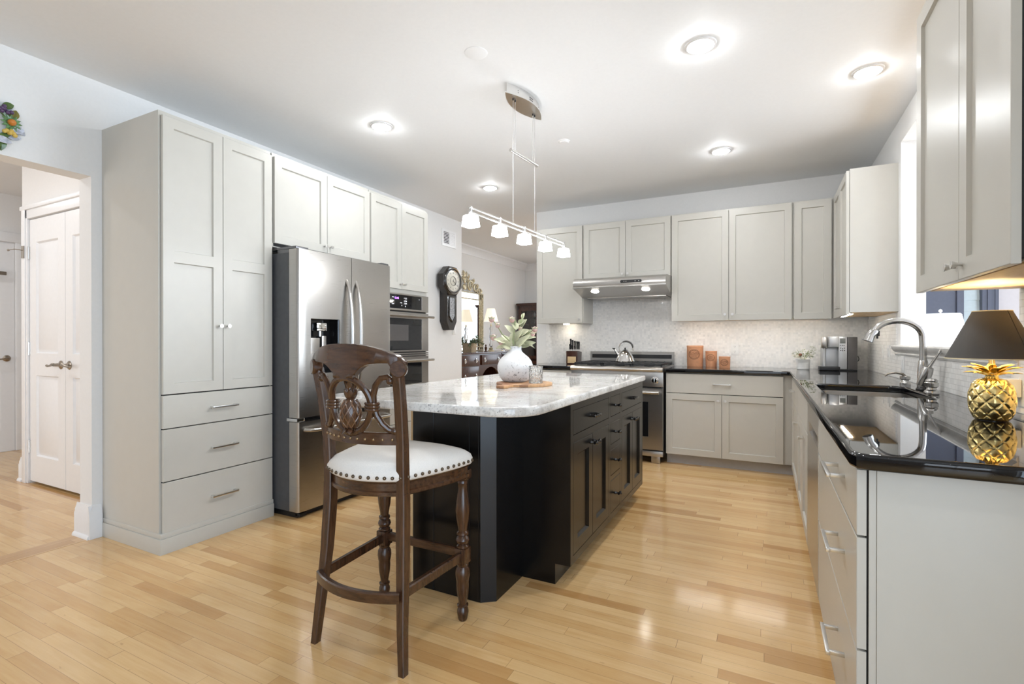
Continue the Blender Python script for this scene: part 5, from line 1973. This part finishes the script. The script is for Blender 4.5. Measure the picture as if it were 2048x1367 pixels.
t = thing('ceramic_wreath', 'glazed ceramic fruit and flower wreath high on the left wall', 'wall wreath', (XW, 1.075, 2.315), R(90))
leafm = [simple('glossy_green_glaze', (0.10, 0.17, 0.05), 0.12, var=0.5), M['glaze'], simple('olive_glaze', (0.22, 0.20, 0.05), 0.12, var=0.4)]
for k in range(18):
    a = 2 * PI * k / 18
    g = G()
    b = (0.095 * math.cos(a), -0.012 - 0.01 * (k % 2), 0.095 * math.sin(a))
    tw = a + (0.9 if k % 3 else -0.5)
    g.leaf(b, (math.cos(tw), -0.15, math.sin(tw)), (0, -1, 0), 0.058, 0.036, 0.3, 0.006, 0.25, 6)
    obj('leaf', g, leafm[(k * 2) % 3 if k % 2 else 1], t)
g = G()
g.tube([(0.085 * math.cos(2 * PI * k / 24), -0.014, 0.085 * math.sin(2 * PI * k / 24)) for k in range(24)], 0.016, 8, closed=True)
obj('ring', g, leafm[0], t)
for a, mat_, rr in ((0.15, 'orange', 0.022), (2.6, 'orange', 0.024), (1.9, 'plum', 0.02), (4.2, 'orange', 0.02)):
    c = (0.085 * math.cos(a), -0.035, 0.085 * math.sin(a))
    g = G()
    for q in range(12):
        b = 2 * PI * q / 12
        g.leaf((c[0], -0.022, c[2]), (math.cos(b), -0.5, math.sin(b)), (0, -1, 0), 0.042, 0.016, 0.3, 0.003, 0.2, 4)
    f_ = obj('flower', g, simple('blue_green_glaze', (0.12, 0.24, 0.10), 0.12, var=0.6, nscale=60), t)
    g = G(); g.sphere(c, (rr * 0.8, rr, rr * 0.8))
    obj('flower_center', g, simple('orange_glaze', (0.62, 0.22, 0.04), 0.12) if mat_ == 'orange' else simple('plum_glaze', (0.10, 0.04, 0.11), 0.12), f_)
for a0, mat_ in ((-0.62, simple('yellow_glaze', (0.66, 0.46, 0.10), 0.12)), (0.85, simple('violet_glaze', (0.09, 0.05, 0.12), 0.12))):
    for q in range(9):
        aa = a0 + random.uniform(-.28, .28)
        rad = 0.09 + random.uniform(-.022, .026)
        g = G(); g.sphere((rad * math.cos(aa), -0.036 + random.uniform(-.006, .004), rad * math.sin(aa)), 0.0105, 10, 7)
        obj('grape', g, mat_, t)
for a0 in (-1.35, -1.75):
    g = G()
    for s in (1, -1):
        g.leaf((0.09 * math.cos(a0), -0.03, 0.09 * math.sin(a0)), (s, -0.4, -0.5 + 0.4 * s), (0, -1, 0), 0.062, 0.035, 0.4, 0.006, 0.3, 6)
    obj('bow_loop', g, 'glaze', t)

# ------------------------------------------------------------------ dining room furniture
t = thing('sideboard', 'dark kneehole sideboard with arched center and brass drawer pulls in the dining room', 'sideboard', (-3.92, 6.08, 0), R(90))
W = 1.84
g = G()
for a, b in ((0.0, 0.555), (1.285, 1.84)):
    g.box(a + 0.01, b - 0.01, 0.012, 0.46, 0.16, 0.975)
    for x in (a + 0.03, b - 0.09):
        for y in (0.02, 0.40):
            g.box(x, x + 0.06, y, y + 0.06, 0, 0.16)
ar = [(0.555, 0.78), (0.555, 0.975), (1.285, 0.975), (1.285, 0.78)] + [(0.92 + 0.36 * math.cos(R(a)), 0.42 + 0.40 * math.sin(R(a))) for a in range(10, 171, 10)][0:0]
arch = [(0.545, 0.40), (0.545, 0.975), (1.295, 0.975), (1.295, 0.40)] + [(0.92 + 0.345 * math.cos(R(a)), 0.40 + 0.36 * math.sin(R(a))) for a in range(0, 181, 12)]
g.prism(arch, 0.02, 0.05, 'y')
g.box(0.545, 1.295, 0.05, 0.45, 0.80, 0.975)
g.box(0.545, 1.295, 0.42, 0.45, 0.16, 0.8)
obj('carcass', g, 'mahog', t)
g = G(); g.prism(rrect(-0.02, W + 0.02, -0.012, 0.47, 0.02), 0.975, 1.0, 'z', 0.004)
obj('top', g, 'mahog', t)
for a, b, rows in ((0.0, 0.555, ((0.80, 0.955), (0.50, 0.785), (0.19, 0.485))), (0.575, 1.265, ((0.80, 0.955),)), (1.285, 1.84, ((0.80, 0.955), (0.50, 0.785), (0.19, 0.485)))):
    for z0, z1 in rows:
        g = G(); g.box(a + 0.035, b - 0.035, -0.002, 0.03, z0, z1, 0.006)
        d = obj('drawer', g, 'mahog', t)
        for x in (a + 0.12, b - 0.12):
            zc = (z0 + z1) / 2
            g = G(); g.box(x - 0.016, x + 0.016, -0.006, -0.001, zc - 0.035, zc + 0.035, 0.006)
            g.tube([(x, -0.008, zc + 0.018), (x - 0.014, -0.022, zc), (x, -0.026, zc - 0.02), (x + 0.014, -0.022, zc), (x, -0.008, zc + 0.018)], 0.004, 6)
            obj('drawer_pull', g, 'chrome', d)

t = thing('gilt_mirror', 'large gilt framed mirror with a carved crest on the dining room wall', 'mirror', (-4.40, 6.88, 0), R(90))
hw = 0.60
g = G()
g.box(-hw + 0.10, hw - 0.10, -0.032, -0.012, 1.06, 1.87)
obj('mirror_glass', g, 'mirror', t)
g = G()
for s in (-1, 1):
    g.box(s * hw, s * (hw - 0.11), -0.030, -0.002, 1.005, 1.98)
g.box(-hw, hw, -0.030, -0.002, 1.865, 1.98); g.box(-hw, hw, -0.030, -0.002, 1.005, 1.08)
obj('mirror_border', g, 'mirror', t)
g = G()
for x in (hw, hw - 0.045, hw - 0.105):
    for s in (1, -1):
        g.cyl((s * x, -0.036, 1.012), (s * x, -0.036, 1.98), 0.009, 8)
for z in (1.014, 1.075, 1.87, 1.975):
    g.cyl((-hw, -0.036, z), (hw, -0.036, z), 0.010, 8)
for s in (1, -1):
    for z in (1.18, 1.42, 1.66, 1.9):
        g.sphere((s * (hw - 0.03), -0.04, z), (0.02, 0.01, 0.018), 8, 6)
obj('gilt_beading', g, 'gold', t)
g = G()


def spiral(cx, cz, r, a0, turns, dirn, th):
    pts = []
    for i in range(22):
        u = i / 21
        a = a0 + dirn * turns * 2 * PI * u
        rr = r * (1 - 0.8 * u)
        pts.append((cx + rr * math.cos(a), -0.035 - 0.02 * u, cz + rr * math.sin(a)))
    g.tube(pts, [th * (1 - 0.5 * i / 21) for i in range(22)], 7)


for s in (1, -1):
    spiral(s * 0.48, 2.02, 0.055, R(-90), 1.5, s, 0.015)
    spiral(s * 0.34, 2.055, 0.085, R(-60 if s > 0 else -120), 1.6, s, 0.018)
    spiral(s * 0.18, 2.10, 0.085, R(-90), 1.6, -s, 0.018)
    spiral(s * 0.075, 2.19, 0.05, R(-90), 1.4, s, 0.014)
    spiral(s * 0.25, 2.16, 0.045, R(-90), 1.3, s, 0.012)
    for x, z, l in ((0.55, 2.0, 0.06), (0.42, 2.07, 0.08), (0.29, 2.14, 0.09), (0.13, 2.2, 0.09), (0.06, 2.24, 0.08), (0.2, 2.02, 0.07), (0.4, 1.99, 0.06)):
        g.leaf((s * x, -0.03, z), (s * 0.5, -0.2, 1), (0, -1, 0), l, 0.04, 0.3, 0.008, 0.2, 6)
g.leaf((0, -0.03, 2.20), (0, -0.1, 1), (0, -1, 0), 0.12, 0.07, 0.2, 0.01, 0.25, 6)
g.sphere((0, -0.045, 2.16), (0.045, 0.02, 0.055)); g.sphere((0, -0.045, 2.05), (0.06, 0.02, 0.05))
obj('carved_crest', g, 'gold', t)

t = thing('dining_lamp', 'lit table lamp with cream pleated shade and glass base on the sideboard', 'table lamp', (-4.12, 7.33, 1.0))
g = G(); g.lathe([(0.122, 0.50), (0.066, 0.715)], 36, cap0=False, cap1=False)
obj('lamp_shade', g, 'lampglow', t)
g = G(); g.lathe([(0.012, 0.07), (0.03, 0.10), (0.022, 0.16), (0.03, 0.24), (0.02, 0.33), (0.028, 0.38), (0.012, 0.42)], 20)
obj('glass_column', g, 'clear', t)
g = G(); g.lathe([(0.0, 0.0), (0.055, 0.0), (0.055, 0.012), (0.03, 0.025), (0.035, 0.05), (0.012, 0.07)], 18); g.cyl((0, 0, 0.42), (0, 0, 0.7), 0.004, 8); g.lathe([(0.015, 0.42), (0.012, 0.45)], 12)
obj('gilt_foot', g, 'gold', t)
point('dining_lamp_bulb_light', (-4.12, 7.33, 1.62), 0.7, (1, 0.84, 0.6), 0.03)

t = thing('planter_box', 'tan square planter box on the dining room sideboard', 'planter', (-4.05, 6.54, 1.0))
g = G(); g.loops([[(a, b, 0.0) for a, b in rrect(-.075, .075, -.075, .075, .006, 2)], [(a, b, 0.14) for a, b in rrect(-.085, .085, -.085, .085, .006, 2)], [(a, b, 0.14) for a, b in rrect(-.078, .078, -.078, .078, .006, 2)], [(a, b, 0.12) for a, b in rrect(-.075, .075, -.075, .075, .006, 2)]])
obj('box', g, simple('tan_wicker', (0.42, 0.33, 0.22), 0.7, var=0.25, nscale=80), t)
t = thing('greenery_bunch', 'loose gray green eucalyptus bunch with white roses in the tan planter box', 'plant', (-4.05, 6.54, 1.0))
g = G(); g2 = G()
for k in range(34):
    a = random.uniform(0, 2 * PI); e = random.uniform(0.15, 1.3)
    d = Vector((math.cos(a) * 0.7, math.sin(a), e)).normalized()
    ln = random.uniform(0.14, 0.30)
    p0 = Vector((0.03 * math.cos(a), 0.03 * math.sin(a), 0.11))
    pts = [p0 + d * ln * u - Vector((0, 0, 0.10 * u * u)) for u in (0, .35, .7, 1)]
    g2.tube(pts, 0.0025, 5)
    for q in range(8):
        u = 0.25 + 0.75 * q / 7
        c = p0 + d * ln * u - Vector((0, 0, 0.10 * u * u))
        sd_ = Vector((random.uniform(-1, 1), random.uniform(-1, 1), random.uniform(-.3, .8)))
        g.leaf(c, sd_, (0, 0, 1), random.uniform(.04, .065), .024, .2, .001, .1, 3)
o = obj('leaves', g, 'leaf', t); o['kind'] = 'stuff'
obj('stems', g2, 'stem', t)
for c in ((0.09, -0.02, 0.19), (0.05, 0.09, 0.16), (0.0, -0.10, 0.17)):
    g = G()
    for lay, (nn, ln) in enumerate(((7, 0.04), (5, 0.03), (3, 0.022))):
        for q in range(nn):
            b = 2 * PI * q / nn + lay
            g.leaf(c, (math.cos(b), math.sin(b), 0.5 + lay * 0.6), (0, 0, 1), ln, ln * .8, -.3, .0015, .3, 4)
    obj('rose', g, 'flower', t)
t = thing('ornament', 'small dark ornament figure on the sideboard between planter and lamp', 'ornament', (-3.99, 6.93, 1.0))
g = G(); g.lathe([(0.0, 0.0), (0.03, 0.0), (0.03, 0.01), (0.012, 0.02), (0.02, 0.05), (0.022, 0.07), (0.008, 0.085), (0.014, 0.10), (0.010, 0.115), (0.0, 0.12)], 14)
obj('figure', g, 'mahog', t)
t = thing('silver_urn', 'small silver urn on the right end of the dining room sideboard', 'urn', (-4.05, 7.62, 1.0))
g = G(); g.lathe([(0.0, 0.0), (0.045, 0.0), (0.04, 0.012), (0.015, 0.03), (0.05, 0.06), (0.062, 0.10), (0.05, 0.125), (0.055, 0.13), (0.02, 0.15), (0.01, 0.165), (0.0, 0.17)], 22)
b = obj('urn_body', g, 'chrome', t)
g = G()
for s in (1, -1):
    g.tube([(0, s * 0.06, 0.11), (0, s * 0.085, 0.10), (0, s * 0.08, 0.07), (0, s * 0.05, 0.06)], 0.004, 6)
obj('handles', g, 'chrome', t)

t = thing('china_cabinet', 'dark mahogany china cabinet with glazed doors in the dining room corner', 'china cabinet', (-4.33, 8.78, 0))
W = 0.86
g = G()
g.box(0, W, 0.02, 0.44, 0.0, 0.80); g.box(0, 0.035, 0.02, 0.44, 0.80, 1.84); g.box(W - 0.035, W, 0.02, 0.44, 0.80, 1.84); g.box(0, W, 0.42, 0.44, 0.80, 1.84); g.box(0, W, 0.02, 0.44, 1.82, 1.85)
obj('case', g, 'mahog', t)
g = G(); g.box(-0.02, W + 0.02, -0.005, 0.45, 1.85, 1.87, 0.004); g.box(-0.035, W + 0.035, -0.02, 0.455, 1.87, 1.905, 0.008)
obj('cornice', g, 'mahog', t)
for z in (0.82, 1.16, 1.50):
    g = G(); g.box(0.036, W - 0.036, 0.04, 0.419, z - 0.012, z)
    obj('shelf', g, 'mahog', t)
for x0, x1 in ((0.03, 0.43), (0.43, 0.83)):
    g = G()
    g.box(x0, x0 + 0.045, 0.0, 0.02, 0.83, 1.82, 0.003); g.box(x1 - 0.045, x1, 0.0, 0.02, 0.83, 1.82, 0.003)
    g.box(x0 + 0.045, x1 - 0.045, 0.0, 0.02, 0.83, 0.885); g.box(x0 + 0.045, x1 - 0.045, 0.0, 0.02, 1.755, 1.82)
    d = obj('glazed_door', g, 'mahog', t)
    g = G(); g.box(x0 + 0.04, x1 - 0.04, 0.009, 0.0125, 0.88, 1.76)
    thin = NT('thin_door_glass')
    obj('door_glass', g, 'clear', d)
for x0, x1 in ((0.03, 0.43), (0.43, 0.83)):
    g = G(); g.front(x0 + 0.003, x1 - 0.003, 0.10, 0.78, 0.02, [(x0 + 0.06, x1 - 0.06, 0.16, 0.72)], 0.008, 0.01)
    obj('lower_door', g, 'mahog', t)
CX, CY = -4.33, 8.78
g = G(); g.lathe([(0.0, 0), (0.06, 0), (0.085, 0.03), (0.09, 0.075), (0.085, 0.075), (0.08, 0.03), (0.0, 0.012)], 24, (CX + 0.66, CY + 0.17, 0.8205))
tag(obj('serving_bowl', g, 'flower'), 'cream bowl on the lowest shelf of the dark china cabinet', 'bowl')
g = G()
for k in range(5):
    c = (CX + 0.62 + random.uniform(-.06, .06), CY + 0.2 + random.uniform(-.05, .05), 1.20 + random.uniform(0, 0.08))
    for q in range(7):
        b = 2 * PI * q / 7
        g.leaf(c, (math.cos(b), math.sin(b), .6), (0, 0, 1), .05, .035, .2, .001, .2, 4)
g.lathe([(0.0, 0), (0.04, 0), (0.05, 0.04), (0.035, 0.06)], 16, (CX + 0.62, CY + 0.2, 1.1605))
tag(obj('china_flowers', g, 'flower'), 'white china flower bunch on the middle shelf of the china cabinet', 'ornament')
gob = None
for k, x in enumerate((0.30, 0.40, 0.50, 0.60, 0.70)):
    if gob is None:
        g = G(); g.lathe([(0.0, 0), (0.033, 0.0), (0.033, 0.004), (0.005, 0.012), (0.005, 0.10), (0.03, 0.13), (0.036, 0.18), (0.032, 0.22), (0.030, 0.22), (0.033, 0.18), (0.027, 0.135), (0.0, 0.115)], 18)
        gob = o = obj('wine_glass', g, 'clear')
    else:
        o = gob.copy(); COL.objects.link(o)
    o.location = (CX + x, CY + 0.14 + 0.06 * (k % 2), 1.5005)
    tag(o, 'clear wine glass on the top shelf of the china cabinet', 'glass', 'wine glasses in the china cabinet')

# ------------------------------------------------------------------ under cabinet light bars
bar0 = None
for x, y, rz, sx, lab in ((-0.58, 5.248, 0, 1.0, 'slim lit bar tucked under the wide back cabinet, half nearest the range'), (-0.06, 5.248, 0, 1.0, 'slim lit bar tucked under the wide back cabinet, half nearest the corner'),
                          (0.36, 5.248, 0, 0.5, 'short slim lit bar tucked under the narrow corner cabinet'),
                          (0.575, 4.80, R(90), 1.2, 'slim lit bar tucked under the cabinet above the coffee maker')):
    if bar0 is None:
        g = G(); g.box(-0.22, 0.22, -0.010, 0.008, -0.0085, -0.0045, 0.001)
        bar0 = o = obj('under_cabinet_light', g, glow('warm_led_strip', (1, 0.96, 0.89), 26))
    else:
        o = bar0.copy(); COL.objects.link(o)
    o.location = (x, y, 1.386)
    o.rotation_euler = (0, 0, rz)
    o.scale = (sx, 1, 1)
    tag(o, lab, 'cabinet light', 'under cabinet light bars')
puck = None
for x, y, lab in ((-2.05, 5.42, 'round lit puck light under the wall cabinet above the knife block'),):
    if puck is None:
        g = G(); g.lathe([(0.0, -0.0105), (0.030, -0.0105), (0.034, -0.0085), (0.034, -0.0045), (0.0, -0.0045)], 20)
        puck = o = obj('under_cabinet_puck', g, glow('warm_puck_lens', (1, 0.90, 0.74), 30))
    else:
        o = puck.copy(); COL.objects.link(o)
    o.location = (x, y, 1.372)
    tag(o, lab, 'cabinet light')
